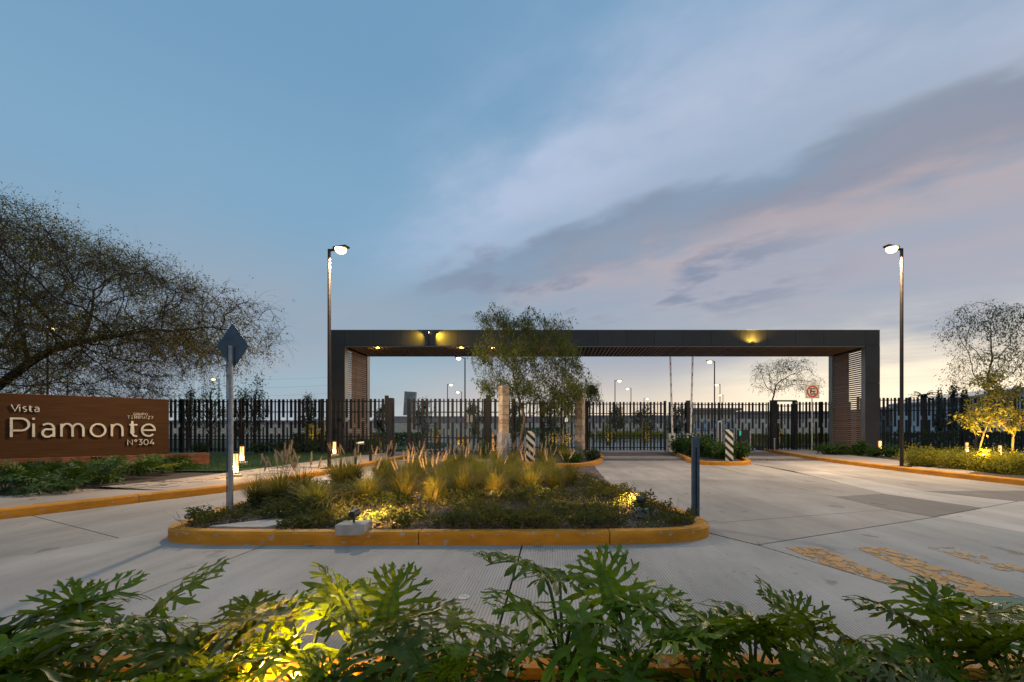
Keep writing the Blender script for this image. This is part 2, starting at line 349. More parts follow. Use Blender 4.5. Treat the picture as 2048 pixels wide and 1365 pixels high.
def light(kind, loc, energy, color, target=None, size=.1, angle=None, blend=.6, parent=None, name='lamp_light'):
    d = bpy.data.lights.new(name, kind); d.energy = energy; d.color = color
    if kind in ('POINT', 'SPOT'): d.shadow_soft_size = size
    if kind == 'SPOT': d.spot_size = math.radians(angle); d.spot_blend = blend
    o = bpy.data.objects.new(name, d); COL.objects.link(o); o.location = loc
    if target is not None: o.rotation_euler = (Vector(target) - Vector(loc)).to_track_quat('-Z', 'Y').to_euler()
    if parent is not None: o.parent = parent
    return o

# ================================================================== GROUND, ROAD, KERBS
MB().box(-900, 900, -60, 1500, -.40, -.062).build('ground', M['dirt'], kind='structure')
road = MB().box(-16, 16, 1.2, 27.6, -.060, -.022).build('road', M['joint'], kind='structure')
SL = [  # (polygon, material): each concrete slab is cut by open joints
 ([(-3.02, 1.6), (-.352, 1.6), (-.352, 6.2), (-3.02, 6.2)], 'road_groove'),
 ([(-.334, 1.6), (3.38, 1.6), (2.755, 3.1), (2.12, 4.72), (1.81, 5.26), (1.6, 6.2), (-.334, 6.2)], 'road_groove'),
 ([(-6.56, 1.6), (-3.042, 1.6), (-3.042, 6.2), (-4.30, 6.2), (-4.66, 5.45)], 'road_light'),
 ([(-13, 1.6), (-6.575, 1.6), (-4.845, 5.05), (-7.27, 6.34), (-13, 9.4)], 'road_groove2'),
 ([(-4.84, 5.065), (-4.31, 6.215), (-3.9, 6.215), (-3.9, 9.4), (-8, 9.4), (-9.5, 7.55)], 'road_mid'),
 ([(-8, 9.412), (-2.6, 9.412), (-2.6, 13.0), (-8, 13.0)], 'road_light'),
 ([(-8, 13.012), (-1.5, 13.012), (-1.5, 17.0), (-8, 17.0)], 'road_mid'),
 ([(2.135, 4.755), (2.77, 3.1), (3.40, 1.6), (6.0, 1.6), (5.5, 5.3), (5.262, 6.285)], 'road_light_groove'),
 ([(5.28, 6.30), (5.515, 5.3), (6.015, 1.6), (14, 1.6), (14, 7.9), (7.9, 7.72)], 'road_pale'),
 ([(1.83, 5.29), (2.125, 4.775), (5.25, 6.305), (5.06, 6.88), (2.1, 5.89), (1.7, 5.76)], 'road_mid'),
 ([(1.60, 6.2), (1.70, 5.775), (5.06, 6.892), (5.04, 8.2), (5.09, 11.0), (1.2, 11.0), (1.2, 8.0)], 'road_mid'),
 ([(1.2, 11.012), (5.09, 11.012), (5.25, 14.6), (1.30, 14.6)], 'road_light'),
 ([(1.30, 14.612), (5.25, 14.612), (5.5, 17.9), (1.3, 17.9)], 'road_mid'),
 ([(5.075, 6.90), (5.275, 6.325), (6.6, 7.04), (6.21, 8.58), (5.055, 8.2)], 'road_dark'),
 ([(5.055, 8.215), (6.205, 8.595), (6.75, 12.0), (5.14, 12.0), (5.1, 11.0)], 'road_mid'),
 ([(5.15, 12.012), (6.755, 12.012), (7.15, 17.9), (5.51, 17.9)], 'road_light'),
 ([(6.615, 7.05), (7.79, 7.68), (7.25, 8.95), (7.85, 13.3), (7.0, 13.3), (6.222, 8.58)], 'road_pale'),
 ([(7.01, 13.312), (7.86, 13.312), (8.3, 17.9), (7.17, 17.9)], 'road_mid'),
 ([(7.81, 7.69), (14, 7.92), (14, 9.2), (7.27, 8.95)], 'road_dark'),
 ([(7.265, 8.965), (14, 9.215), (14, 13.3), (7.87, 13.3)], 'road_mid'),
 ([(7.875, 13.312), (14, 13.312), (14, 17.9), (8.31, 17.9)], 'road_light'),
 ([(-8, 17.6), (-2.2, 17.6), (-2.2, 18.8), (-8, 18.8)], 'road_mid'),
 ([(1.3, 19.4), (14, 19.4), (14, 21.2), (1.3, 21.2)], 'road_mid'),
 ([(1.3, 24.9), (14, 24.9), (14, 27.5), (1.3, 27.5)], 'road_light'),
]
M['road_light_groove'] = concrete('concrete_tined_light', (.43, .395, .35), wave=(.032, 0.0, .005))
for poly, mk in SL:
    MB().prism(poly, -.022, 0).build('slab', M[mk], road)

# stone setts: loose flags between the two planted islands, and the bands across the lanes
def sett_poly(x0, x1, y0, y1, j):
    q = lambda: rnd.uniform(-j, j)
    return [(x0 + q(), y0 + q() * .6), (x1 + q(), y0 + q() * .6), (x1 + q(), y1 + q() * .6), (x0 + q(), y1 + q() * .6)]
paving = MB().box(-2.4, 1.42, 8.6, 15.4, -.0215, -.012).build('stone_paving', M['joint'], kind='structure')
y = 8.62; cnt = 0; rest = MB()
while y < 15.3:
    h = rnd.uniform(.15, .24); x = -.9 + rnd.uniform(-.2, 0)
    xe = 1.44 - max(0, .25 - abs(y - 11) * .02)
    while x < xe:
        w = rnd.uniform(.2, .42); x1 = min(x + w, xe + .04)
        b = MB().prism(sett_poly(x + .012, x1 - .012, y + .012, y + h - .012, .012), -.012, rnd.uniform(.006, .02))
        if x1 - x > .1:
            if cnt < 290: b.build('sett', M['stone_pave'], paving); cnt += 1
            else: rest.add(b.v, b.f)
        x = x1
    y += h
rest.build('setts', M['stone_pave'], paving, kind='stuff')
band = MB()
for (xa, xb, ya, yb) in ((1.3, 13, 17.92, 19.38), (1.3, 13, 21.22, 24.88), (-8, -2, 17.02, 17.58), (-8, -2, 18.82, 22.4)):
    y = ya
    while y < yb - .08:
        x = xa + rnd.uniform(-.2, 0)
        while x < xb:
            w = rnd.uniform(.18, .34); band.prism(sett_poly(x + .01, x + w - .01, y + .01, y + .19, .01), -.022, rnd.uniform(-.008, .004)); x += w
        y += .2
tag(band.build('cobble_band', M['stone_pave']), 'bands of small brown setts across both lanes before the gates', 'setts', kind='stuff')

KW, KH = .17, .137
PROF = [(0, -.022), (0, KH - .025), (.02, KH), (KW - .02, KH), (KW, KH - .02), (KW, -.022)]
def kerb(path, closed, side, seg=2.55, H=KH, name='kerb', off=.0, sm=2):
    P = smooth_path(path, sm, closed) if sm else path
    # resample
    pts = P + ([P[0]] if closed else []); R = [pts[0]]; step = .12
    for a, b in zip(pts, pts[1:]):
        d = math.hypot(b[0] - a[0], b[1] - a[1]); k = max(1, int(d / step))
        R += [(a[0] + (b[0] - a[0]) * i / k, a[1] + (b[1] - a[1]) * i / k) for i in range(1, k + 1)]
    if closed: R = R[:-1]
    N = with_normals(R, closed, side)
    if closed: N = N + [N[0]]
    root = thing(name, None, None); root['kind'] = 'structure'
    acc = off; cur = [N[0]]
    def flush(cur):
        if len(cur) < 2: return
        # pull both ends in by 4 mm to leave an open joint
        (a, na), (b, nb) = cur[0], cur[1]; t = unit((b[0] - a[0], b[1] - a[1])); c2 = list(cur); c2[0] = ((a[0] + t[0] * .005, a[1] + t[1] * .005), na)
        (a, na), (b, nb) = cur[-1], cur[-2]; t = unit((b[0] - a[0], b[1] - a[1])); c2[-1] = ((a[0] + t[0] * .005, a[1] + t[1] * .005), na)
        MB().sweep([(o, z * H / KH if z > 0 else z) for o, z in PROF], c2).build('kerb_stone', M['kerb'], root, fix=True)
    for a, b in zip(N, N[1:]):
        cur.append(b); acc += math.hypot(b[0][0] - a[0][0], b[0][1] - a[0][1])
        if acc >= seg: flush(cur); cur = [b]; acc = 0
    flush(cur); return R
ISL1 = [(-.3, 4.75), (-3.3, 4.75), (-4.05, 4.80), (-4.38, 5.12), (-4.42, 5.6), (-4.70, 6.3), (-4.68, 7.0), (-4.4, 8.0), (-4.1, 9.3), (-3.6, 11.4), (-2.2, 12.9), (-.6, 12.9), (.45, 11.6), (.95, 9.8), (1.25, 8.3), (1.62, 6.6), (1.84, 5.55), (1.72, 5.0), (1.1, 4.78)]
k1 = kerb(ISL1, True, -1, seg=2.72, off=0.02)
k2 = kerb([(.5, 14.35), (-.9, 15.0), (-1.9, 16.2), (-2.4, 18.5), (-2.5, 22.6), (-.3, 23.5), (2.1, 23.4), (2.2, 20.4), (1.85, 17.6), (1.35, 15.2)], True, -1)
k3 = kerb([(5.3, 15.7), (5.05, 16.4), (5.5, 19.0), (6.2, 23.3), (6.6, 26.3), (8.6, 26.3), (8.2, 23), (7.6, 19.5), (7.15, 17.2), (6.7, 15.9), (6.0, 15.5)], True, 1)
LK = [(-16, 1.3), (-8.2, 4.9), (-7.44, 6.1), (-6.86, 7.64), (-6.33, 8.8), (-6.16, 10.2), (-6.15, 13), (-6.22, 17.8), (-6.3, 19.6)]
kerb(LK, False, 1, seg=3.1, off=1.2)
RK = [(14.5, 5.0), (11.2, 7.2), (10.35, 8.6), (10.05, 10), (10.0, 13.4), (10.35, 17.9), (11.3, 22.6), (12.3, 27)]
kerb(RK, False, -1, seg=3.1, off=.6)
FK = [(-9, 2.225), (9, 2.225)]
kerb(FK, False, -1, seg=2.7, off=1.0, H=.115, sm=0)
def bed(name, ring, mat, z, inset=.16, kind='structure'):
    N = with_normals(ring, True, 1 if sum(ring[i][0] * ring[(i + 1) % len(ring)][1] - ring[(i + 1) % len(ring)][0] * ring[i][1] for i in range(len(ring))) > 0 else -1)
    poly = [(p[0] + q[0] * inset, p[1] + q[1] * inset) for p, q in N]
    return MB().prism(poly, -.015, z).build(name, mat, kind=kind, fix=True), poly
_, B1 = bed('planting_bed', k1, M['mulch'], .098)
_, B2 = bed('planting_bed', k2, M['mulch'], .098)
_, B3 = bed('planting_bed', k3, M['mulch'], .098)
MB().box(-9, 9, .3, 2.05, -.05, .075).build('planting_bed', M['mulch'], kind='structure')
# pavements and lawns behind the roadside kerbs
def offs(P, d, side):
    return [(p[0] + q[0] * d, p[1] + q[1] * d) for p, q in with_normals(P, False, side)]
lk = smooth_path(LK, 2); rk = smooth_path(RK, 2)
def strip_between(a, b, z0, z1, name, mat, kind='structure', parent=None):
    m = MB()
    n = len(a)
    vs = [(x, y, z1) for x, y in a] + [(x, y, z1) for x, y in b] + [(x, y, z0) for x, y in a] + [(x, y, z0) for x, y in b]
    fs = [(i, i + 1, n + i + 1, n + i) for i in range(n - 1)] + [(i, i + 1, 2 * n + i + 1, 2 * n + i) for i in range(n - 1)] + [(n + i, n + i + 1, 3 * n + i + 1, 3 * n + i) for i in range(n - 1)]
    return m.add(vs, fs).build(name, mat, parent, kind=kind, fix=True)
wl_in, wl_out = offs(lk, KW + .004, 1), [(x - 1.75, y + .9) if y < 8 else (x - 2.05, y + .3) for x, y in offs(lk, KW, 1)]
pav = strip_between(wl_in, wl_out, -.03, .118, 'pavement', M['walk'])
wr_in, wr_out = offs(rk, KW + .004, -1), [(x + (2.0 if y > 12.5 else .02 + max(0, (y - 11.5)) * 2), y + .1) for x, y in offs(rk, KW, -1)]
pav2 = strip_between(wr_in, wr_out, -.03, .118, 'pavement', M['walk'])
MB().prism([(-8.28, 19.9), (-6.1, 19.9), (-5.6, 23), (-8.28, 23)], -.03, .114).build('pavement', M['walk'], kind='structure')
lawn_l = MB().prism([(x - .01, y) for x, y in wl_out if y > 11.6] + [(-8.3, 24), (-40, 24), (-40, 12.6), (-10.6, 11.9)], -.04, .126).build('lawn', M['lawn'], kind='structure', fix=True)
MB().prism([(x - .012, y) for x, y in wl_out if y <= 11.7] + [(-10.5, 11.88), (-40, 12.5), (-40, 2)], -.04, .11).build('planting_bed', M['mulch'], kind='structure', fix=True)
MB().prism([(12.35, 27), (12.2, 22.6), (12.1, 17.9), (11.9, 13.6), (10.3, 11.8), (10.25, 10.2), (11.4, 7.6), (14.8, 5.2), (45, 3), (45, 28), (12.4, 28)], -.04, .112).build('planting_bed', M['mulch'], kind='structure', fix=True)
# expansion joints of the pavement: dark inset strips would be paint; cut as thin recessed bars instead
# worn markings
hatch = []
def mark(poly, mat, z=.004):
    return MB().prism(poly, .0005, z).build('road_marking', M[mat])
def j1x(y): return 2.755 + (3.1 - y) * (2.755 - 2.12) / (4.72 - 3.1)
mk = [([(2.36, 4.66), (2.70, 4.66), (2.76, 3.30), (j1x(3.3) + .02, 3.30), (2.40, 4.08)], 'paint_a', 'solid worn yellow stripe beside the curved joint, leftmost of the hatching'),
      ([(3.07, 4.66), (3.37, 4.66), (3.36, 3.28), (2.98, 3.28)], 'paint_a', 'chipped yellow stripe second from the curved joint'),
      ([(3.80, 4.66), (4.08, 4.66), (4.10, 3.30), (3.80, 3.30)], 'paint_b', 'half gone yellow stripe third from the curved joint'),
      ([(4.50, 4.62), (4.78, 4.62), (4.80, 3.30), (4.5, 3.30)], 'paint_c', 'almost vanished yellow stripe farthest from the curved joint')]
for poly, m_, lb in mk:
    o = mark(poly, m_); tag(o, lb, 'road marking', 'worn yellow hatching on the concrete')
tag(mark([(2.82, 3.26), (5.9, 3.26), (6.0, 2.35), (3.12, 2.35)], 'paint_green'), 'green painted patch of road below the yellow stripes', 'road marking')

# interior grounds beyond the gates
MB().box(-16, 30, 27.62, 62, -.06, -.004).build('road', M['road_mid'], kind='structure')
MB().prism([(-60, 24.6), (-9.2, 24.6), (-7.5, 30), (-9, 40), (-60, 44)], -.05, .13).build('lawn', M['lawn'], kind='structure')
MB().prism([(13.5, 28.2), (60, 28.2), (60, 60), (20, 50), (14.5, 38)], -.05, .13).build('lawn', M['lawn'], kind='structure')
MB().box(-80, 80, 62, 110, -.05, .05).build('lawn', M['lawn'], kind='structure')

# ================================================================== GANTRY
GX0, GX1, GY0, GY1, GZ, GB, PW = -11.15, 16.14, 22.6, 25.68, 6.17, 5.40, .70
g = thing('entrance_gantry', 'long black metal portal spanning the lanes with slatted brown soffit', 'gantry', ((GX0 + GX1) / 2, GY0, 0))
gx = -(GX0 + GX1) / 2
def gb(name, mat, x0, x1, y0, y1, z0, z1, par=g, bevel=0):
    return MB().box(x0 + gx, x1 + gx, y0 - GY0, y1 - GY0, z0, z1).build(name, M[mat], par, bevel=bevel)
gb('core', 'dark', GX0 + .05, GX1 - .05, GY0 + .04, GY1 - .04, GB + .05, GZ - .03)
for (a, b) in ((GX0 + .04, GX0 + PW - .04), (GX1 - PW + .04, GX1 - .04)):
    gb('pier_core', 'dark', a, b, GY0 + .04, GY0 + .30, 0, GB + .05)
    gb('pier_core', 'dark', a, b, GY1 - .30, GY1 - .04, 0, GB + .05)
# fascia panels, front and back
x = GX0; xs = [GX0, -10.45]
while xs[-1] + 1.4 < GX1 - .5: xs.append(xs[-1] + 1.4)
xs[-1] = GX1 - PW; xs.append(GX1)
for a, b in zip(xs, xs[1:]):
    gb('fascia_panel', 'black_metal', a + .006, b - .006, GY0, GY0 + .036, GB, GZ)
    gb('fascia_panel', 'black_metal', a + .006, b - .006, GY1 - .036, GY1, GB, GZ)
    gb('roof_flashing', 'galv', a + .003, b - .003, GY0 - .012, GY0 + .30, GZ + .003, GZ + .022)
for (a, b) in ((GX0, GX0 + PW), (GX1 - PW, GX1)):
    for (z0, z1) in ((0, 1.75), (1.762, 3.55), (3.562, GB - .012)):
        gb('pier_panel', 'black_metal', a, b, GY0, GY0 + .036, z0, z1)
        gb('pier_panel', 'black_metal', a, b, GY1 - .036, GY1, z0, z1)
for xx, s in ((GX0, 1), (GX1, -1)):        # outer cheeks, then the inner returns either side of the louvre
    for (z0, z1) in ((0, 1.75), (1.762, 3.55), (3.562, 5.38), (5.392, GZ)):
        gb('pier_panel', 'black_metal', min(xx, xx + s * .034), max(xx, xx + s * .034), GY0 + .04, GY0 + .34, z0, z1)
        gb('pier_panel', 'black_metal', min(xx, xx + s * .034), max(xx, xx + s * .034), GY1 - .34, GY1 - .04, z0, z1)
    xi = xx + s * PW
    for (z0, z1) in ((0, 1.75), (1.762, 3.55), (3.562, GB - .012)):
        for (ya, yb) in ((GY0 + .04, GY0 + .34), (GY1 - .34, GY1 - .04)):
            gb('return_panel', 'panel_side', min(xi, xi - s * .034), max(xi, xi - s * .034), ya, yb, z0, z1)
sl_me = MB().box(-.026, .026, 0, GY1 - GY0 - .70, 0, .068).mesh('louvre_slat', M['wood'])
for xx in (GX0 + PW - .06, GX1 - PW + .06):
    zz = .30
    while zz < GB - .1:
        inst('louvre_slat', sl_me, g, (xx + gx, .35, zz)); zz += .107
    s = 1 if xx > 0 else -1
    # second skin behind, closing the gaps towards the back
    zz = .30 + .0535; me2 = MB().box(-.02, .02, 0, 1.15, 0, .072).mesh('back_slat', M['wood'])
    while zz < GB - .15:
        inst('back_slat', me2, g, (xx + gx + s * .09, 1.56 if s > 0 else 1.15, zz)); zz += .107
    for yy in (.36, 1.5, 2.66):
        gb('louvre_post', 'dark', xx + s * .032, xx + s * .07, GY0 + yy, GY0 + yy + .05, 0.1, GB)
# soffit
so_me = MB().box(-.055, .055, .12, GY1 - GY0 - .12, GB - .045, GB - .004).mesh('soffit_slat', M['wood'])
xx = GX0 + PW + .12
while xx < GX1 - PW - .05:
    inst('soffit_slat', so_me, g, (xx + gx, 0, 0)); xx += .205
gb('soffit_trim', 'panel_side', GX0 + PW, GX1 - PW, GY0 + .04, GY0 + .115, GB - .05, GB - .006)
gb('soffit_trim', 'panel_side', GX0 + PW, GX1 - PW, GY1 - .115, GY1 - .04, GB - .05, GB - .006)
gb('soffit_board', 'dark', GX0 + PW, GX1 - PW, GY0 + .05, GY1 - .05, GB, GB + .04)
# small fittings washing the fascia and the soffit
def fitting(px, py, up, name='wall_light'):
    X, Z = XZ(px, py, GY0)
    r = MB().cbox((X + gx, -.09, Z), (.07, .12, .07)).build(name, M['black'], g, bevel=.008)
    MB().cbox((X + gx + .036, -.09, Z), (.004, .06, .04)).build('lens', M['uplight'], r)
    return X, Z
X, Z = fitting(857, 666, False)
MB().tube([(X + gx, -.015, Z - .05), (X + gx + .01, -.02, Z - .3), (X + gx, -.015, GB + .02)], .012, 5).build('cable', M['black'], g)
light('SPOT', (X + .30, GY0 - .24, Z - .0), 300, (1, .68, .05), (X + 1.1, GY0 + .02, GB + .1), .02, 105, 1, name='fascia_light')
light('SPOT', (X - .25, GY0 - .30, Z + .02), 120, (1, .70, .06), (X - .9, GY0 + .02, GB + .1), .02, 120, 1, name='fascia_light')
X, Z = fitting(1505, 688, True)
light('SPOT', (X - .05, GY0 - .22, Z - .02), 180, (1, .70, .10), (X - .25, GY0 + .02, GZ), .02, 110, 1, name='fascia_light')
light('SPOT', (X + .05, GY0 - .22, Z - .02), 120, (1, .70, .10), (X + .3, GY0 + .02, GZ), .02, 110, 1, name='fascia_light')
for px in (752, 921, 985):
    X = (px - CX) / F * GY0
    d = MB().cbox((X + gx, .22, GB - .055), (.22, .1, .02)).build('downlight', M['black'], g)
    MB().cbox((X + gx, .22, GB - .068), (.17, .06, .005)).build('lens', M['uplight'], d)
    light('POINT', (X, GY0 + .18, GB - .11), 14, (1, .58, .08), size=.03)

# ================================================================== FENCES AND GATES
slat_cache = {}
def slat_me(w, z0, z1, mat):
    k = (round(w, 3), round(z0, 3), round(z1, 3), mat)
    if k not in slat_cache: slat_cache[k] = MB().box(-w / 2, w / 2, -.02, .02, z0, z1).mesh('slat', M[mat])
    return slat_cache[k]
def fence(name, label, cat, p0, p1, zb, zt, mat, group=None, posts=(), rails=True, end_posts=True, post_w=.10, pitch=.19, phase=0):
    """upright slats in a wide, wide, narrow rhythm, each broken by a staggered gap"""
    d = Vector((p1[0] - p0[0], p1[1] - p0[1])); L = d.length; ang = math.atan2(d.y, d.x)
    r = thing(name, label, cat, (p0[0], p0[1], 0), ang, group)
    H = zt - zb
    for k, f in enumerate((.045, .24, .70, .945) if rails else ()):
        zz = zt - f * H
        MB().box(0, L, .022, .055, zz - .022, zz + .022).build('rail', M[mat], r)
    i = phase; x = pitch * .5
    gaps = {0: (.345, .42), 1: (.55, .65), 2: (.45, .53)}
    while x < L - .04:
        k = i % 3; w = .105 if k < 2 else .05
        a, b = gaps[k] if not (k < 2 and (i // 3) % 2) else gaps[1 - k]
        if zt - b * H > zb + .1:
            inst('slat', slat_me(w, zt - a * H, zt, mat), r, (x, 0, 0))
            inst('slat', slat_me(w, zb, zt - b * H, mat), r, (x, 0, 0))
        i += 1; x += pitch * (1.04 if k == 0 else .98)
    ps = list(posts) + ([0.0, L] if end_posts else [])
    for q in ps: inst('post', MB().box(-post_w / 2, post_w / 2, .06, .06 + post_w, zb - .1, zt + .02).mesh('post', M[mat]), r, (q, 0, 0))
    return r
FL = 21.6
fence('slat_fence', 'black slat fence along the lawn behind the name wall', 'fence', (-20.6, FL), (-10.85, FL), .17, 2.67, 'fence', posts=(2.8, 5.6, 8.4))
fence('slat_fence', 'short dark slat fence crossing in front of the left louvred pier', 'fence', (-10.7, 20.8), (-7.35, 20.5), .17, 2.62, 'fence_brown')
gl = fence('sliding_gate', 'left brown slat gate across the entry lane behind the tall grass', 'gate', (-6.55, 20.2), (-3.15, 20.2), .12, 2.60, 'fence_brown', post_w=.08)
gl2 = fence('sliding_gate', 'slat gate leaf just left of the pale stone pillar', 'gate', (-4.70 + 1.58, 20.2), (-1.8, 20.25), .12, 2.60, 'fence_brown', post_w=.08, phase=1)
fence('slat_fence', 'black slat fence panel behind the feathery tree between both pillars', 'fence', (-2.6, 24.8), (1.25, 24.8), .11, 2.78, 'fence', posts=(1.9,))
fence('sliding_gate', 'middle slat gate between the stone pillar and the first barrier', 'gate', (1.85, 25.5), (6.2, 25.5), .08, 2.79, 'fence_brown', post_w=.07)
fence('sliding_gate', 'slat gate right of the second barrier beyond the striped marker', 'gate', (7.75, 25.5), (12.0, 25.5), .08, 2.76, 'fence_brown', post_w=.07, phase=2)
fence('slat_fence', 'narrow slat fence filling the gap between the two raised barriers', 'fence', (6.45, 25.5), (7.5, 25.5), .11, 2.77, 'fence_brown')
fence('pedestrian_gate', 'small slat gate inside the dark frame left of the parking sign', 'gate', (12.45, 25.6), (13.35, 25.6), .12, 2.68, 'fence_brown', post_w=.05)
fence('slat_fence', 'slat fence between pedestrian gate and right louvred pier', 'fence', (13.65, 25.9), (16.9, 26.0), .12, 2.82, 'fence', posts=(1.6,))
fence('slat_fence', 'black slat fence right of the portal behind the lit yellow saplings', 'fence', (16.25, 24.3), (27.5, 23.4), .13, 2.93, 'fence', posts=(2.6, 5.2, 7.8))
def gpost(x, y, z0, z1, w, label, d=None):
    d = d or w
    r = thing('gate_post', label, 'post', (x, y, 0), 0, 'steel posts carrying the gates')
    MB().box(-w / 2, w / 2, -d / 2, d / 2, z0, z1).build('shaft', M['fence'], r, bevel=.008)
    MB().box(-w / 2 - .012, w / 2 + .012, -d / 2 - .012, d / 2 + .012, z1 + .001, z1 + .016).build('cap', M['fence'], r)
    return r
X, _ = XZ(781, 900, 18.6)
q = gpost(X, 18.6, .118, 2.50, .19, 'thick brown gate post on the left pavement edge')
MB().box(-.22, -.10, -.06, .10, 1.5, 2.62).build('hinge_box', M['fence'], q, bevel=.01)
X, _ = XZ(977, 900, 20.0); gpost(X, 20.0, .1, 2.72, .2, 'thick brown post just left of the lit stone pillar')
X, _ = XZ(1171, 900, 25.4); gpost(X, 25.4, .1, 2.80, .22, 'dark gate post right beside the second stone pillar')
X, _ = XZ(1330, 900, 25.4); gpost(X, 25.4, .1, 2.82, .12, 'slim gate post behind the left barrier cabinet')
X, _ = XZ(1376, 900, 25.4); gpost(X, 25.4, .1, 2.84, .2, 'gate post behind the right barrier arm')
X, _ = XZ(1547, 900, 25.4); q = gpost(X, 25.4, .1, 2.86, .30, 'thickest gate post left of the pedestrian gate')
MB().box(-.06, .06, -.19, -.152, 1.35, 1.62).build('keypad', M['plastic'], q, bevel=.01)
MB().box(.155, 1.28, -.06, .06, 2.80, 2.88).build('lintel', M['fence_brown'], q)
X, _ = XZ(1590, 900, 25.4); q = gpost(X, 25.4, .1, 2.79, .22, 'gate post right of the pedestrian gate with a small camera')
MB().cbox((-.02, -.18, 2.70), (.09, .16, .08)).build('camera', M['white'], q, bevel=.01)

# ================================================================== NAME WALL
def arc(cx, cy, r, a0, a1, n=14, ry=None):
    ry = ry or r
    return [(cx + r * math.cos(math.radians(a0 + (a1 - a0) * i / n)), cy + ry * math.sin(math.radians(a0 + (a1 - a0) * i / n))) for i in range(n + 1)]
XH = .73
def strokes(ch):
    """geometric sans: list of (points, closed), advance width"""
    a = .365
    G = {
     'P': ([[(0, 0), (0, 1), (.42, 1)] + arc(.42, .675, .325, 90, -90)[1:] + [(0, .35)]], .86),
     'V': ([[(0, 1), (.42, 0), (.84, 1)]], .88), 'N': ([[(0, 0), (0, 1), (.72, 0), (.72, 1)]], .98),
     'i': ([[(0, 0), (0, XH)], [(0, .94), (0, 1.05)]], .28),
     'a': ([[(.04, .66)] + arc(.27, .46, .27, 125, 0)[0:] + [(.54, 0)], [(.54, .42), (.26, .42)] + arc(.24, .21, .21, 90, 270) + [(.30, 0)] + [(.54, .14)]], .80),
     'm': ([[(0, 0), (0, XH)], arc(.26, XH - .30, .26, 170, 0, 12, .30) + [(.52, 0)], arc(.78, XH - .30, .26, 170, 0, 12, .30) + [(1.04, 0)]], 1.32),
     'n': ([[(0, 0), (0, XH)], arc(.28, XH - .32, .28, 170, 0, 12, .32) + [(.56, 0)]], .84),
     'o': ([('c', arc(a, a, a, 0, 360, 28)[:-1])], .98),
     't': ([[(.16, .93), (.16, .20)] + arc(.36, .20, .20, 180, 290, 8), [(0, XH - .03), (.44, XH - .03)]], .60),
     'e': ([[(.01, .37), (.73, .37)] + arc(.37, .37, .365, 0, 318, 24)[1:]], .90),
     's': ([arc(.25, .53, .20, 50, 180, 8) + [(.10, .44), (.42, .30)] + arc(.24, .19, .20, 10, -135, 8)], .62),
     'º': ([('c', arc(.16, .80, .16, 0, 360, 16)[:-1])], .50),
     '3': ([[(.04, 1), (.50, 1), (.24, .62)] + arc(.26, .31, .29, 85, -140, 12)], .74),
     '0': ([('c', arc(.33, .5, .33, 0, 360, 24, .5)[:-1])], .86),
     '4': ([[(.40, 1), (0, .27), (.68, .27)], [(.50, .52), (.50, 0)]], .80),
     'G': ([arc(.46, .5, .46, 45, 330, 16, .5) + [(.90, .45), (.55, .45)]], 1.05),
     'R': ([[(0, 0), (0, 1), (.42, 1)] + arc(.42, .69, .31, 90, -90)[1:] + [(0, .38)], [(.40, .38), (.72, 0)]], .90),
     'U': ([[(0, 1), (0, .36)] + arc(.34, .36, .34, 180, 360, 12) + [(.68, 1)]], .90),
     'O': ([('c', arc(.5, .5, .5, 0, 360, 24)[:-1])], 1.15),
     'T': ([[(0, 1), (.76, 1)], [(.38, 1), (.38, 0)]], .92), 'E': ([[(.6, 1), (0, 1)], [(0, .5), (.5, .5)], [(.6, 0), (0, 0)]], .80),
     'A': ([[(0, 0), (.30, .62)], [(.42, 1), (.84, 0)]], .95), 'Z': ([[(0, 1), (.70, 1), (0, 0), (.70, 0)]], .88),
     'Я': ([[(0, 1), (.42, 1)] + arc(.42, .70, .30, 90, -90)[1:] + [(.30, .40)], [(.34, .36), (.72, 0)], [(0, .6), (0, 0)]], .90),
     '\\': ([[(0, 1), (.55, 0)]], .62), 'v': ([[(.02, 1), (.28, 1)], [(.42, .62), (.14, 0)], [(.42, 1), (.62, .62)]], .7),
     ' ': ([], .4),
    }
    return G[ch]
def stroke_mesh(mb, pts, w, y0, y1, closed=False):
    n = len(pts); L_ = []; R_ = []
    for i in range(n):
        if closed or 0 < i < n - 1:
            a, b, c = pts[(i - 1) % n], pts[i], pts[(i + 1) % n]
            t1 = unit((b[0] - a[0], b[1] - a[1])); t2 = unit((c[0] - b[0], c[1] - b[1]))
            n1 = (-t1[1], t1[0]); n2 = (-t2[1], t2[0]); m = (n1[0] + n2[0], n1[1] + n2[1]); l2 = m[0] ** 2 + m[1] ** 2
            k = min(2 / l2 if l2 > 1e-6 else 1, 2.2); m = (m[0] * k, m[1] * k)
        else:
            a, b = (pts[0], pts[1]) if i == 0 else (pts[-2], pts[-1]); t = unit((b[0] - a[0], b[1] - a[1])); m = (-t[1], t[0])
        L_.append((pts[i][0] + m[0] * w / 2, pts[i][1] + m[1] * w / 2)); R_.append((pts[i][0] - m[0] * w / 2, pts[i][1] - m[1] * w / 2))
    vs = []
    for i in range(n): vs += [(L_[i][0], y0, L_[i][1]), (R_[i][0], y0, R_[i][1]), (R_[i][0], y1, R_[i][1]), (L_[i][0], y1, L_[i][1])]
    fs = []
    for i in range(n if closed else n - 1):
        j = (i + 1) % n
        for k in range(4): fs.append((i * 4 + k, i * 4 + (k + 1) % 4, j * 4 + (k + 1) % 4, j * 4 + k))
    if not closed: fs += [(3, 2, 1, 0), ((n - 1) * 4, (n - 1) * 4 + 1, (n - 1) * 4 + 2, (n - 1) * 4 + 3)]
    mb.add(vs, fs)
SA, SB = Vector((-14.75, 10.47)), Vector((-11.71, 13.80))       # bottom edge of the sign's face, left (out of frame) to right
Ls = (SB - SA).length; ang = math.atan2(*(SB - SA).yx)
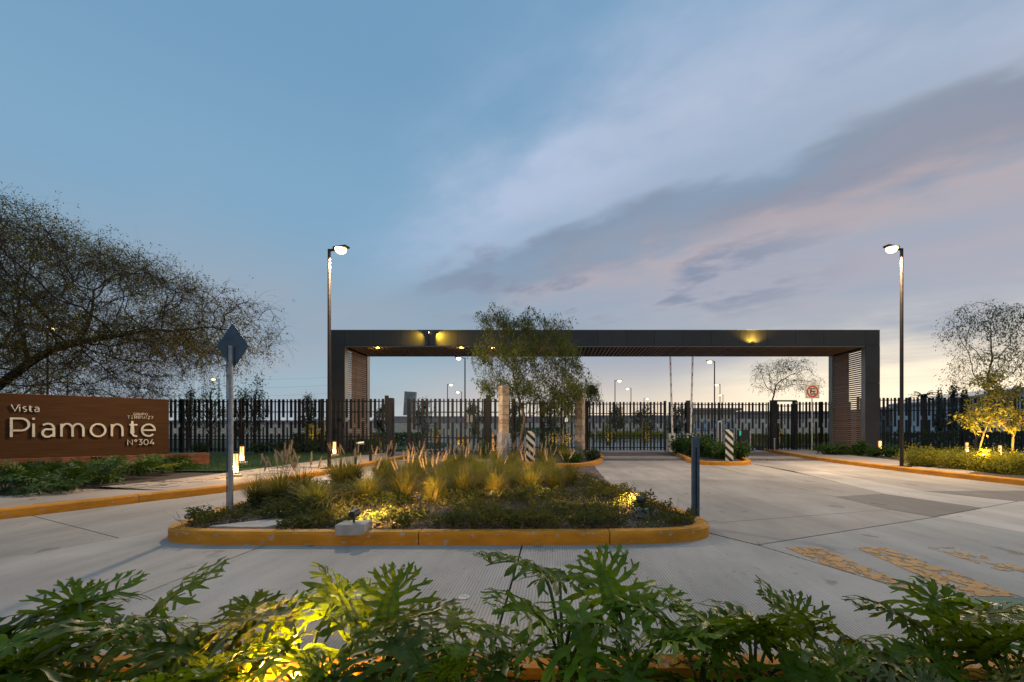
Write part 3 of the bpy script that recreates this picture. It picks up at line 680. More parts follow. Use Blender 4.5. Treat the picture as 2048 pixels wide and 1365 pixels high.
sg = thing('name_wall', 'long brown clad wall with raised metal lettering above a rusty plinth', 'sign', (SB.x, SB.y, 0), ang)
# local x runs right (0 = right end), local -y faces the road
zb_, zt_ = .487, 2.12
nb = 9
for i in range(nb):
    a = zb_ + (zt_ - zb_) * i / nb; b = zb_ + (zt_ - zb_) * (i + 1) / nb
    MB().box(-Ls, 0, 0, .30, a + .0007, b - .0007).build('board', M['sign_wood'], sg, bevel=.002)
MB().box(-Ls + .02, -.02, .01, .29, zb_ + .01, zt_ - .01).build('core', M['dark'], sg)
MB().box(-Ls - .1, .012, -.012, .32, zt_, zt_ + .015).build('coping', M['terracotta'], sg)
MB().box(-Ls - .3, .95, -.24, .42, .05, zb_ - .003).build('plinth', M['terracotta'], sg, bevel=.012)
def s_at(px, ):            # where a column of the photograph meets the sign face (local x)
    k = (px - CX) / F; d = (SB - SA).normalized()      # SB + d*t ; x = k*y
    t = (k * SB.y - SB.x) / (d.x - k * d.y); P = SB + d * t; return t, P.y
def zat(px, py): t, Y = s_at(px); return CH + (HY - py) / F * Y
def word(txt, px0, px1, pyb, pyt, weight, gap=.09, depth=.03, standoff=.035, xh=False):
    t0, Y0 = s_at(px0); t1, Y1 = s_at(px1)
    adv = [strokes(c)[1] for c in txt]; extra = gap * (len(txt) - 1)
    last = max(p[0] for st in strokes(txt[-1])[0] for p in (st[1] if st[0] == 'c' else st))
    W = sum(adv[:-1]) + last + extra
    zB = zat((px0 + px1) / 2, pyb); H = zat((px0 + px1) / 2, pyt) - zB; sxs = (t1 - t0) / W
    x = 0
    for c, ad in zip(txt, adv):
        mb = MB(); k = 0
        for st in strokes(c)[0]:
            closed = st[0] == 'c'; pts = st[1] if closed else st
            P = [(t0 + (x + p[0]) * sxs, zB + p[1] * H) for p in pts]
            eps = .0012 * k; k += 1
            stroke_mesh(mb, P, weight * H, -standoff - depth - eps, -standoff + eps, closed)
        if c != ' ':
            o = mb.build('letter', M['letter'], sg, fix=True)
            for q in (.35,):
                pts = strokes(c)[0][0]; pts = pts[1] if pts[0] == 'c' else pts; p = pts[0]
                MB().cbox((t0 + (x + p[0]) * sxs, -standoff / 2, zB + min(max(p[1], .05), .9) * H), (.012, standoff + .01, .012)).build('spacer', M['galv'], o)
        x += ad + gap
word('Piamonte', 23, 309, 873.5, 839, .10)
word('Vista', 23, 78, 823.5, 810.5, .125)
word('Nº304', 255, 308, 890, 879.5, .125)
word('GRUPO', 267, 295, 831, 826.5, .14, gap=.34, depth=.012, standoff=.012)
word('TERR\\NZv', 255, 306, 838, 832.5, .14, gap=.30, depth=.012, standoff=.012)

# ================================================================== LAMP POSTS
def street_lamp(x, y, h, arm_dir, label, w=.15, zb=.0, lens='lamp', power=0, group='street lamps', hs=1.0):
    r = thing('street_lamp', label, 'street lamp', (x, y, zb), 0, group)
    MB().tube([(0, 0, 0), (0, 0, h * .5), (0, 0, h)], [w * .34, w * .32, w * .28], 10).build('pole', M['post'], r, smooth=False)
    MB().cbox((0, 0, .012), (.34, .34, .024)).build('base_plate', M['post'], r)
    a = Vector((arm_dir[0], arm_dir[1], 0)).normalized(); rz = math.atan2(a.y, a.x)
    e = Euler((0, 0, rz))
    MB().cbox(a * .10 * hs + Vector((0, 0, h - .03)), (.22 * hs, .06, .05), e).build('arm', M['post'], r)
    hd = MB().cbox(a * .42 * hs + Vector((0, 0, h)), (.44 * hs, .20 * hs, .055), e).build('head', M['post'], r, bevel=.015)
    c_ = a * .40 * hs; R_ = .155 * hs
    MB().tube([(c_.x, c_.y, h - .03 - R_ * q) for q in (0, .35, .65, .85, .95)], [R_ * q for q in (1, .95, .76, .48, .18)], 12).build('lens', M[lens], hd, smooth=True)  # lens bowl enlarged so its shape stands in for the lamp's glare
    if power:
        l = light('SPOT', (x + a.x * .4 * hs, y + a.y * .4 * hs, zb + h - .19), power, (1, .76, .48), (x + a.x * .4, y + a.y * .4, 0), .10, 168, .35, name='street_light')
    return r
street_lamp(-6.41, 12.92, 6.22, (.95, -.3), 'tall dark lamp post left of the portal, its lamp lit', zb=.118, power=3000)
street_lamp(10.30, 13.52, 6.48, (-.95, -.3), 'tall dark lamp post right of the portal, its lamp lit', zb=.118, power=3000)
FARL = [(930, 716, -1, 'lit lamp post seen through the portal left of the feathery tree', 1), (895, 769, 1, 'small distant lamp post between name wall and tree', 1),
        (1230, 761, 1, 'slim distant lamp post right of the second stone pillar', 1), (1262, 777, -1, 'shorter distant lamp post second right of the stone pillar', 1),
        (1288, 797, 1, 'tiny farthest lamp post just over the middle gate', 1), (1429, 723, -1, 'lit lamp post through the portal right of both barrier arms', 1),
        (1440, 769, -1, 'distant lamp post close behind the one right of the arms', 1), (1446, 790, -1, 'shortest distant lamp post of the three right of the arms', 1),
        (95, 656, 1, 'lamp post half hidden behind the crown of the spreading tree', 1), (438, 758, -1, 'thin pale lamp post beyond the fence beside the diamond sign', 1),
        (923, 784, -1, 'tiny distant lamp post next to the lit one left of the tree', 1)]
for px, py, s, lb, on in FARL:
    Yd = 5.2 * F / (HY - py)
    street_lamp((px - CX) / F * Yd, Yd, 6.4, (s, -.4), lb, w=.15, lens='lamp_far', hs=1.0 + Yd * .004, group='distant street lamps inside the estate')

# ================================================================== LANTERNS
def lantern(x, y, zb, s, label, power=0):
    r = thing('lantern', label, 'lantern', (x, y, zb), rnd.uniform(0, 1), 'glowing pavement lanterns')
    MB().box(-.15 * s, .15 * s, -.15 * s, .15 * s, 0, .07).build('footing', M['concrete_pad'], r, bevel=.008)
    MB().tube([(0, 0, .07), (0, 0, .10)], .085 * s, 16).build('base', M['black'], r)
    MB().tube([(0, 0, .10), (0, 0, .10 + .50 * s)], [.062 * s, .062 * s], 18).build('glass', M['lantern'], r, smooth=False)
    MB().tube([(0, 0, .102), (0, 0, .10 + .17 * s)], [.066 * s, .064 * s], 18).build('lamp_band', M['lantern_core'], r)
    for k in range(4):
        q = k * PI / 2; MB().tube([(.076 * s * math.cos(q), .076 * s * math.sin(q), .09), (.076 * s * math.cos(q), .076 * s * math.sin(q), .12 + .50 * s)], .0055, 5).build('rod', M['black'], r)
    MB().tube([(0, 0, .11 + .50 * s), (0, 0, .155 + .50 * s)], [.088 * s, .088 * s], 18).build('cap', M['black'], r)
    light('POINT', (x, y - .10 * s, zb + .22), power, (1, .55, .17), size=.06, name='lantern_light')
    return r
def lant(px, pyt, pyb, zb, label, power=10):
    Y = .64 * F / (pyb - pyt) * 1.0; Y = (CH - zb - .05) * F / (pyb - HY)
    s = max(.8, ((pyb - pyt) / F * Y) / .60); lantern((px - CX) / F * Y, Y, zb, s, label, power)
lant(471, 905, 950, .118, 'nearest lantern beside the diamond sign post', 16)
lant(484, 891, 925, .126, 'second lantern on the lawn edge behind the nearest one', 12)
lant(669, 882, 910, .126, 'lantern by the left lamp post at the fence corner', 12)
lant(1760, 880, 908, .112, 'lantern at the foot of the right portal pier', 12)
lant(1934, 884, 909, .12, 'lantern left of the slanting yellow sapling', 10)
lant(2000, 890, 916, .12, 'lantern between both lit saplings', 10)

# ================================================================== STREET FURNITURE
# diamond warning sign seen from behind
X, Y = -4.42, 6.2
t = thing('warning_sign', 'back of a blue grey diamond sign on a galvanised post', 'road sign', (X, Y, .1), 0)
MB().box(-.024, .026, -.02, .02, 0, 2.25 - .0).build('post', M['galv'], t, bevel=.004)
MB().box(-.030, -.025, -.040, -.021, 0, 2.25).build('post_flange', M['bluegrey'], t)
hw, hh, cz = .213, .315, (HY - 692) / F * Y + CH - .1
dm = [(0, -hh), (hw * .88, -hh * .16), (hw, 0), (hw * .88, hh * .16), (0, hh), (-hw * .88, hh * .16), (-hw, 0), (-hw * .88, -hh * .16)]
mb = MB(); vs = [(x + .01, .024, z + cz) for x, z in dm] + [(x + .01, .030, z + cz) for x, z in dm]
mb.add(vs, [tuple(range(8)), tuple(range(15, 7, -1))] + [(i, (i + 1) % 8, 8 + (i + 1) % 8, 8 + i) for i in range(8)]); mb.build('plate', M['bluegrey'], t, fix=True)
for (bx, bz, bw, bh, mk_) in ((-.085, -.05, .05, .13, 'galv'), (.075, -.02, .05, .22, 'galv'), (.052, .02, .022, .055, 'red')):
    P = [(bx + bw * math.cos(q / 7 * 2 * PI) * rnd.uniform(.4, 1) * .5, bz + bh * math.sin(q / 7 * 2 * PI) * rnd.uniform(.5, 1) * .5) for q in range(7)]
    m2 = MB(); m2.add([(x, .0215, z + cz) for x, z in P] + [(x, .0238, z + cz) for x, z in P], [tuple(range(7)), tuple(range(13, 6, -1))] + [(i, (i + 1) % 7, 7 + (i + 1) % 7, 7 + i) for i in range(7)]); m2.build('adhesive_smear', M['bluegrey'] if mk_ == 'galv' else M['brown_leaf'], t, fix=True)
# bare channel post on the island
X, Y = gp(1391, 1036, .11)
t = thing('sign_post', 'thick blue grey channel post without a sign at the island nose', 'post', (X, Y, .1), 0)
hp = XZ(0, 877, Y)[1] - .1
MB().box(-.044, -.012, -.03, .03, 0, hp - .12).box(.010, .042, -.03, .03, 0, hp - .12).build('flange', M['bluegrey'], t)
MB().box(-.012, .010, -.002, .03, 0, hp - .12).build('web', M['bluegrey'], t)
MB().box(-.044, .042, -.032, .031, hp - .118, hp).build('head', M['bluegrey'], t, bevel=.003)
for k in range(6): MB().tube([(.026, -.0315, .25 + k * .13), (.026, -.030, .25 + k * .13)], .006, 8).build('bolt_hole', M['dark'], t)

def marker(x, y, zb, w, h, label, flip=1):
    r = thing('hazard_marker', label, 'hazard marker', (x, y, zb), 0, 'striped obstacle markers at the lane islands')
    MB().box(-w / 2, w / 2, 0, .03, 0, h).build('board', M['black'], r)
    st = w * .70; p = st * .0; k = -w
    zz = -w * .9
    while zz < h + w:
        lo = [(-w / 2, zz + w * .95), (w / 2, zz), (w / 2, zz + .135), (-w / 2, zz + w * .95 + .135)]
        # clip in z
        def clip(P, zc, keep):
            out = []
            for i in range(len(P)):
                a, b = P[i], P[(i + 1) % len(P)]; ia, ib = keep(a[1]), keep(b[1])
                if ia: out.append(a)
                if ia != ib: tt = (zc - a[1]) / (b[1] - a[1]); out.append((a[0] + (b[0] - a[0]) * tt, zc))
            return out
        P = clip(lo, .004, lambda q: q >= .004); P = clip(P, h - .004, lambda q: q <= h - .004) if P else P
        if len(P) > 2:
            n = len(P); m = MB(); m.add([(a, -.004, b) for a, b in P] + [(a, -.0005, b) for a, b in P], [tuple(range(n)), tuple(range(2 * n - 1, n - 1, -1))] + [(i, (i + 1) % n, n + (i + 1) % n, n + i) for i in range(n)])
            m.build('stripe', M['cream'], r, fix=True)
        zz += .27
    for hz in (h * .42, h * .93): MB().tube([(.01, -.008, hz), (.01, -.004, hz)], .010, 8).build('bolt', M['galv'], r)
    MB().box(-.03, .03, .032, .07, -.05, h * .8).build('support', M['galv'], r)
marker(-.82, 15.3, .11, .30, 1.07, 'black and white striped marker in grass in front of the feathery tree')
X, Y = 6.17, 16.1
marker(X, Y, .11, .285, 1.12, 'black and white striped marker at the nose of the shrub island')
X, Y = (1605 - CX) / F * 40, 40
# stone pillars
def pillar(x, y, zb, zt, w, d, rot, label, grey_to=None):
    r = thing('stone_pillar', label, 'pillar', (x, y, zb), rot, 'slim stone pillars on the planted island')
    z0 = 0
    if grey_to:
        MB().box(-w * .62, w * .62, -d * .62, d * .62, 0, grey_to - zb).build('base_block', M['stone_grey'], r, bevel=.01); z0 = grey_to - zb
    H = zt - zb; z1 = z0; hs = [.32, .15, .17, .30, .34, .25, .3, .28]; i = 0
    while z1 < H - .05:
        h = min(hs[i % 8], H - z1); i += 1
        if H - z1 - h < .08: h = H - z1
        e = rnd.uniform(-.006, .006)
        MB().box(-w / 2 + e, w / 2 + e, -d / 2 + e, d / 2, z1 + .003, z1 + h - .003).build('block', M['stone_pale'], r, bevel=.008); z1 += h
    return r
pillar(-1.76, 15.6, .1, 2.72, .25, .33, math.radians(30), 'tall pillar of pale stone blocks on a grey base, before the left gate', grey_to=1.10)
pillar(.96, 17.5, .1, 2.72, .30, .42, math.radians(-18), 'second stone pillar, weathered grey brown, right of the feathery tree')
X, Y = (1012 - CX) / F * 15.0, 15.0
t = thing('short_post', 'short thin steel stake in front of the pale stone pillar', 'post', (X, Y, .1)); MB().box(-.02, .02, -.015, .015, 0, .80).build('shaft', M['galv'], t); MB().box(-.024, .024, -.019, .019, .8, .81).build('cap', M['galv'], t)
light('SPOT', (-2.5, 13.6, .3), 55, (1, .62, .22), (-1.8, 15.6, 1.9), .05, 60, .8, name='garden_light')
# barriers
def barrier(px, lean, label):
    Y = 23.0; X = (px - CX) / F * Y
    r = thing('barrier', label, 'barrier', (X, Y, .1), 0, 'raised barriers in the lane island')
    MB().box(-.17, .17, -.15, .15, 0, .92).build('cabinet', M['cream'], r, bevel=.02)
    MB().box(-.18, .18, -.16, .16, .925, .955).build('lid', M['white'], r, bevel=.012)
    MB().cbox((-.02, -.151, .25), (.14, .004, .3)).build('patch', M['galv'], r)
    L = 4.05; a = math.radians(lean); R = lambda q: (math.sin(a) * q, -.19, 1.0 + math.cos(a) * q - .25)
    arm = MB().cbox((Vector(R(0)) + Vector(R(L))) / 2, (.085, .045, L), Euler((0, a, 0))).build('arm', M['white'], r)
    MB().tube([(0, -.15, .78), (0, -.225, .78)], .07, 12).build('hub', M['black'], r)
    for k in range(7):
        c = R(.55 + k * .52); m = MB().cbox((c[0], c[1] - .0235, c[2]), (.036, .005, .15), Euler((0, a, 0))).build('red_stripe', M['red'], arm)
barrier(1343, -1.6, 'left raised red and white barrier arm on a cream cabinet')
barrier(1379, 1.5, 'right raised red and white barrier arm on a cream cabinet')
# no-parking sign
Y = 1.05 * F / (907 - HY); X = (1624 - CX) / F * Y; zc = CH + (HY - 783.5) / F * Y - .118
t = thing('no_parking_sign', 'square sign with crossed out letter in a red ring on thin post', 'road sign', (X, Y, .118))
s = 27.5 / F * Y
MB().tube([(0, 0, 0), (0, 0, zc + s / 2)], .024, 8).build('post', M['galv'], t)
MB().box(-s / 2, s / 2, -.040, -.028, zc - s / 2, zc + s / 2).build('plate', M['cream'], t)
r0, r1 = s * .30, s * .42
def ring(r_a, r_b, y0, y1, n=32):
    m = MB(); vs = []
    for i in range(n):
        q = 2 * PI * i / n; c_, s_ = math.cos(q), math.sin(q); vs += [(r_a * c_, y0, zc + r_a * s_), (r_b * c_, y0, zc + r_b * s_), (r_b * c_, y1, zc + r_b * s_), (r_a * c_, y1, zc + r_a * s_)]
    m.add(vs, [(i * 4 + k, ((i + 1) % n) * 4 + k, ((i + 1) % n) * 4 + (k + 1) % 4, i * 4 + (k + 1) % 4) for i in range(n) for k in range(4)]); return m
ring(r0 * 1.08, r1, -.0455, -.0405).build('ring', M['red'], t, fix=True)
m = MB(); e = s * .17; wq = s * .055
m.box(-e, -e + wq * 1.3, -.0435, -.0405, zc - e * 1.35, zc + e * 1.35)
for zz in (-e * 1.35, -wq * .65, e * 1.35 - wq * 1.3): m.box(-e + wq * 1.3, e * 1.15, -.0434, -.0406, zc + zz, zc + zz + wq * 1.3)
m.build('letter', M['black'], t)
MB().cbox((0, -.0475, zc), (r1 * 1.85, .003, wq * 1.3), Euler((0, math.radians(45), 0))).build('slash', M['red'], t)
m = MB(); h = s * .47; b = .010
m.box(-h, h, -.0425, -.0405, zc + h - b, zc + h).box(-h, h, -.0425, -.0405, zc - h, zc - h + b).box(-h, -h + b, -.0424, -.0406, zc - h + b, zc + h - b).box(h - b, h, -.0424, -.0406, zc - h + b, zc + h - b).build('border', M['black'], t)
# security camera post, card reader post, small bollards
X, Y = gp(711, 930, .118)
t = thing('camera_post', 'short dark post with a white camera by the pavement', 'camera', (X, Y, .118))
MB().box(-.028, .028, -.028, .028, 0, .66).build('post', M['fence'], t)
MB().cbox((.06, -.01, .68), (.06, .05, .05)).build('bracket', M['galv'], t)
MB().tube([(.10, -.02, .68), (.30, -.05, .69)], [.036, .042], 10).build('camera', M['white'], t)
MB().tube([(.301, -.05, .69), (.306, -.051, .69)], .034, 10).build('lens', M['black'], t)
MB().cbox((0, 0, .012), (.14, .14, .02)).build('base_plate', M['galv'], t)
X, Y = gp(741, 924, .118)
t = thing('short_post', 'short black post right of the camera post', 'post', (X, Y, .118)); MB().box(-.035, .035, -.035, .035, 0, .52).build('shaft', M['fence'], t); MB().box(-.05, .05, -.05, .05, .52, .58).build('cap', M['fence'], t)
X, Y = (1187 - CX) / F * 26.6, 26.6
t = thing('card_reader', 'pale leaning reader column behind the middle gate', 'card reader', (X, Y, 0)); MB().box(-.06, .06, -.06, .06, 0, 1.85).build('column', M['galv'], t, bevel=.02)
m = MB(); m.add([(.065, -.05, .5), (.28, -.05, 1.45), (.065, -.05, 1.45), (.065, .05, .5), (.28, .05, 1.45), (.065, .05, 1.45)], [(0, 1, 2), (5, 4, 3), (0, 3, 4, 1), (1, 4, 5, 2), (2, 5, 3, 0)]); m.build('fin', M['white'], t, fix=True)
Y = 24.4; X = (1440 - CX) / F * Y
t = thing('access_reader', 'white arched reader column with a dark face behind the shrubs', 'card reader', (X, Y, .05))
P = [(-.12, 0), (.12, 0), (.12, 1.55)] + [(.12 * math.cos(a), 1.55 + .12 * math.sin(a)) for a in np.linspace(.3, PI - .3, 7)] + [(-.12, 1.55)]
n = len(P); m = MB(); m.add([(a, 0, b) for a, b in P] + [(a, .14, b) for a, b in P], [tuple(range(n)), tuple(range(2 * n - 1, n - 1, -1))] + [(i, (i + 1) % n, n + (i + 1) % n, n + i) for i in range(n)]); m.build('housing', M['white'], t, fix=True)
MB().box(-.075, .065, -.012, -.001, .28, 1.58).build('face', M['plastic'], t); MB().tube([(0, -.02, 1.5), (0, -.012, 1.5)], .03, 10).build('lens', M['glass'], t)
X, Y = (1487 - CX) / F * 24.2, 24.2
t = thing('control_cabinet', 'black cabinet with small green lit display by the right gate', 'cabinet', (X, Y, 0)); MB().box(-.28, .30, -.12, .18, .02, 1.22).build('body', M['plastic'], t, bevel=.02)
MB().box(-.27, -.18, -.131, -.121, .92, 1.18).build('display', M['green_lit'], t); MB().box(.27, .33, -.15, -.122, .3, 1.2).build('door_edge', M['galv'], t)
for px, lb in ((1549, 'thin metal bollard before the pedestrian gate post'), (1181, 'thin metal bollard beside the second stone pillar')):
    Y = 24.6; t = thing('bollard', lb, 'bollard', ((px - CX) / F * Y, Y, 0)); MB().tube([(0, 0, 0), (0, 0, .72)], .035, 10).build('shaft', M['galv'], t); MB().tube([(0, 0, .721), (0, 0, .77)], .06, 10).build('cap', M['galv'], t)
# spotlights on concrete pads in the island
def island_spot(px, pyb, pw, label, aim, energy, padw, padd, ang):
    X, Y = gp(px, pyb, .2); r = thing('spotlight', label, 'spotlight', (X, Y, .1), ang, 'garden spotlights on concrete pads')
    MB().box(-padw / 2, padw / 2, -padd / 2, padd / 2, 0, .115).build('pad', M['concrete_pad'], r, bevel=.006)
    d = Vector(aim) - Vector((X, Y, .30)); dl = (Matrix.Rotation(-ang, 3, 'Z') @ d).normalized()
    MB().tube([(0, 0, .115), (0, 0, .19)], .012, 6).build('stem', M['black'], r)
    MB().tube([Vector((0, 0, .21)) - dl * .05, Vector((0, 0, .21)) + dl * .05], [.035, .048], 12).build('head', M['black'], r)
    MB().tube([Vector((0, 0, .21)) + dl * .0505, Vector((0, 0, .21)) + dl * .053], .040, 12).build('lens', M['uplight'], r)
    w = Vector((X, Y, .35)) + d.normalized() * .08
    light('SPOT', w, energy, (1, .60, .17), aim, .03, 125, 1, name='garden_spot')
    
island_spot(708, 1048, 0, 'spotlight on the larger concrete pad at the front kerb', (-1.95, 7.3, .55), 330, .30, .26, .1)
island_spot(1283, 1018, 0, 'spotlight on the small pad near the right island nose', (-.2, 7.6, .42), 120, .16, .2, .0)
MB().prism([(-3.85, 5.06), (-3.2, 5.0), (-3.05, 5.4), (-3.4, 5.5)], .10, .135).build('concrete_plate', M['concrete_pad'])
tag(bpy.data.objects['concrete_plate'], 'pale flat concrete cover in the left tip of the island', 'cover')
# ceramic studs on the road
for i, (px, py) in enumerate(((600, 1194), (928, 1196), (1597, 1200))):
    X, Y = gp(px, py); t = thing('road_stud', ('flat white road stud above the glowing leaves', 'flat white road stud left of the tallest plant', 'flat white road stud on the right')[i], 'road stud', (X, Y, 0), rnd.uniform(-.3, .3), 'white studs on the road')
    P = arc(0, 0, .042, 0, 360, 8)[:-1]; MB().prism(P, .001, .010).build('body', M['white'], t, bevel=.003)
    MB().box(-.022, .022, -.008, .008, .0102, .0125).build('reflector', M['galv'], t)

# ================================================================== VEGETATION
def colonize(att, start, D, kill, infl, iters=90, maxn=6000, trop=(0, 0, 0), wob=.15, seed=1):
    r = np.random.default_rng(seed)
    nodes = [np.array(p, float) for p in start]; par = [-1] + list(range(len(start) - 1))
    A = np.array(att, float); alive = np.ones(len(A), bool)
    N = np.array(nodes); d = np.linalg.norm(A[:, None] - N[None], axis=2); near = d.argmin(1); nd = d.min(1)
    trop = np.array(trop, float)
    for it in range(iters):
        idx = np.where(alive & (nd < infl))[0]
        if len(idx) == 0 or len(nodes) > maxn: break
        P = np.array(nodes); vec = A[idx] - P[near[idx]]; vec /= (np.linalg.norm(vec, axis=1)[:, None] + 1e-9)
        acc = np.zeros((len(nodes), 3)); np.add.at(acc, near[idx], vec); cand = np.unique(near[idx]); new = []
        for c in cand:
            v = acc[c]; l = np.linalg.norm(v)
            if l < 1e-3: v = r.normal(size=3); l = np.linalg.norm(v)
            v = v / l + trop + r.normal(size=3) * wob; v /= np.linalg.norm(v); q = P[c] + v * D
            new.append(q); par.append(int(c))
        k0 = len(nodes); nodes += new; Q = np.array(new)
        ai = np.where(alive)[0]; dd = np.linalg.norm(A[ai][:, None] - Q[None], axis=2); m = dd.min(1); am = dd.argmin(1)
        up = m < nd[ai]; nd[ai[up]] = m[up]; near[ai[up]] = am[up] + k0
        alive[nd < kill] = False
    return np.array(nodes), np.array(par)
def radii(par, tip=.006, e=2.3):
    n = len(par); a = np.zeros(n)
    ch = [[] for _ in range(n)]
    for i in range(n):
        if par[i] >= 0: ch[par[i]].append(i)
    for i in range(n - 1, -1, -1):
        a[i] = tip ** e if not ch[i] else sum(a[c] for c in ch[i])
    return a ** (1 / e), ch
def branch_mesh(N, par, R, ch, rmin=0.0, rmax=None, trunk_r=None):
    """split into chains"""
    mbs = MB(); roots = [0]; stack = [(0, None)]
    while stack:
        s, p = stack.pop(); chain = ([p] if p is not None else []) + [s]; c = s
        while ch[c]:
            k = sorted(ch[c], key=lambda i: -R[i]); stack += [(q, c) for q in k[1:]]; c = k[0]; chain.append(c)
        if len(chain) < 2: continue
        rr = [R[i] for i in chain]
        if p is not None: rr[0] = min(rr[0], rr[1] * 1.15)
        n = 8 if max(rr) > .04 else (5 if max(rr) > .015 else 3)
        mbs.tube([N[i] for i in chain], rr, n, cap=False)
    return mbs
def rand_dirs(n, r=rng):
    v = r.normal(size=(n, 3)); return v / np.linalg.norm(v, axis=1)[:, None]
def leaf_quads(C, Dr, L, Wd, r=rng, curl=.0):
    """C centres (n,3), Dr directions, lengths, widths -> rhombic leaves (n,4,3)"""
    n = len(C); up = rand_dirs(n, r); sd = np.cross(Dr, up); sd /= np.linalg.norm(sd, axis=1)[:, None] + 1e-9
    L = np.asarray(L).reshape(-1, 1) * np.ones((n, 1)); Wd = np.asarray(Wd).reshape(-1, 1) * np.ones((n, 1))
    a = C; b = C + Dr * L * .5 + sd * Wd * .5; c = C + Dr * L; d = C + Dr * L * .5 - sd * Wd * .5
    return np.stack([a, b, c, d], 1)
def tree(name, label, cat, att, start, D, kill, infl, lm, bm_, leaves, tip=.005, e=2.3, twig=None, seed=1, maxn=6000, trop=(0, 0, 0), wob=.15, group=None, thin=.03, rscale=1.0, clump=1.0, bare=.14):
    """leaves = (per node, length, width, spread, droop)"""
    r = np.random.default_rng(seed + 50)
    N, par = colonize(att, start, D, kill, infl, maxn=maxn, trop=trop, wob=wob, seed=seed)
    R, ch = radii(par, tip, e); R = R * rscale
    base = start[0]; o = thing(name, label, cat, tuple(base), 0, group); N0 = N - np.array(base)
    branch_mesh(N0, par, R, ch).build('trunk', bm_, o, smooth=True)
    tn = np.where(R < thin)[0]; k, ln, wd, sp, dr = leaves
    TW = None
    if twig:      # fine arching twigs carry the leaves: (per node, length, width, droop)
        kt, lt, wt_, dt_ = twig; B = np.repeat(N0[tn], kt, 0); T = np.repeat((N0 - N0[np.maximum(par, 0)])[tn], kt, 0); T /= np.linalg.norm(T, axis=1)[:, None] + 1e-6
        v = T * .7 + rand_dirs(len(B), r); v /= np.linalg.norm(v, axis=1)[:, None]; seg = lt / 5 * (.4 + 1.1 * r.random((len(B), 1))); qs = []; P = B
        sd = rand_dirs(len(B), r); pts_ = []; dirs_ = []
        for s in range(5):
            v2 = v + np.array([0, 0, -dt_ * s * .4]) + r.normal(size=v.shape) * .25; v2 /= np.linalg.norm(v2, axis=1)[:, None]; Q = P + v2 * seg
            w0, w1 = wt_ * (1 - s * .18), wt_ * (1 - (s + 1) * .18); qs.append(np.stack([P - sd * w0, P + sd * w0, Q + sd * w1, Q - sd * w1], 1))
            if s > 0: pts_.append(Q); dirs_.append(v2)
            P = Q; v = v2
        inst('twigs', quads_mesh('twigs', np.concatenate(qs), bm_), o); TW = (np.concatenate(pts_), np.concatenate(dirs_))
        # foliage is clumped: some sprays are full, others nearly bare
        ph = r.uniform(0, 6, 6); q_ = TW[0] * clump; f_ = np.sin(q_[:, 0] * 1.3 + ph[0]) + np.sin(q_[:, 1] * 1.7 + ph[1]) + np.sin(q_[:, 2] * 1.9 + ph[2]) + np.sin(q_[:, 0] * 3.1 + q_[:, 2] * 2.3 + ph[3])
        pr = np.clip(.48 + f_ * .46, bare, 1); kk = r.random(len(pr)) < pr
        Cb, Db = TW[0][kk], TW[1][kk]; Cb = np.repeat(Cb, k, 0); Db = np.repeat(Db, k, 0)
        C = Cb + r.normal(size=Cb.shape) * sp; Dr = Db * .5 + rand_dirs(len(Cb), r) * .8 + np.array([0, 0, -dr]); Dr /= np.linalg.norm(Dr, axis=1)[:, None]
        V = leaf_quads(C, Dr, ln * (.5 + .9 * r.random(len(C))), wd * (.7 + .6 * r.random(len(C))), r)
        inst('crown', quads_mesh('crown', V, lm), o); return o
    C = np.repeat(N0[tn], k, 0) + r.normal(size=(len(tn) * k, 3)) * sp
    Dr = rand_dirs(len(C), r) * .8 + np.array([0, 0, -dr]); Dr /= np.linalg.norm(Dr, axis=1)[:, None]
    keep = r.random(len(C)) < np.repeat(.35 + .65 * (r.random(len(tn)) > .25), k)
    C, Dr = C[keep], Dr[keep]; V = leaf_quads(C, Dr, ln * (.6 + .8 * r.random(len(C))), wd * (.7 + .6 * r.random(len(C))), r)
    inst('crown', quads_mesh('crown', V, lm), o)
    if twig:      # fine arching twigs: (per node, length, width, droop)
        k, ln, wd, dr = twig; B = np.repeat(N0[tn], k, 0); T = np.repeat((N0 - N0[np.maximum(par, 0)])[tn], k, 0); T /= np.linalg.norm(T, axis=1)[:, None] + 1e-6
        v = T * .7 + rand_dirs(len(B), r); v /= np.linalg.norm(v, axis=1)[:, None]; seg = ln / 4 * (.5 + r.random((len(B), 1))); qs = []; P = B
        sd = rand_dirs(len(B), r)
        for s in range(4):
            v2 = v + np.array([0, 0, -dr * s * .5]) + r.normal(size=v.shape) * .22; v2 /= np.linalg.norm(v2, axis=1)[:, None]; Q = P + v2 * seg
            w0, w1 = wd * (1 - s * .22), wd * (1 - (s + 1) * .22); qs.append(np.stack([P - sd * w0, P + sd * w0, Q + sd * w1, Q - sd * w1], 1)); P = Q; v = v2
        inst('twigs', quads_mesh('twigs', np.concatenate(qs), bm_), o)
    return o
def ell(n, c, rad, r, hollow=.0, low=-1):
    out = []
    while len(out) < n:
        v = r.uniform(-1, 1, 3); l = np.linalg.norm(v)
        if l < 1 and l > hollow and v[2] > low: out.append(np.array(c) + v * np.array(rad))
    return out
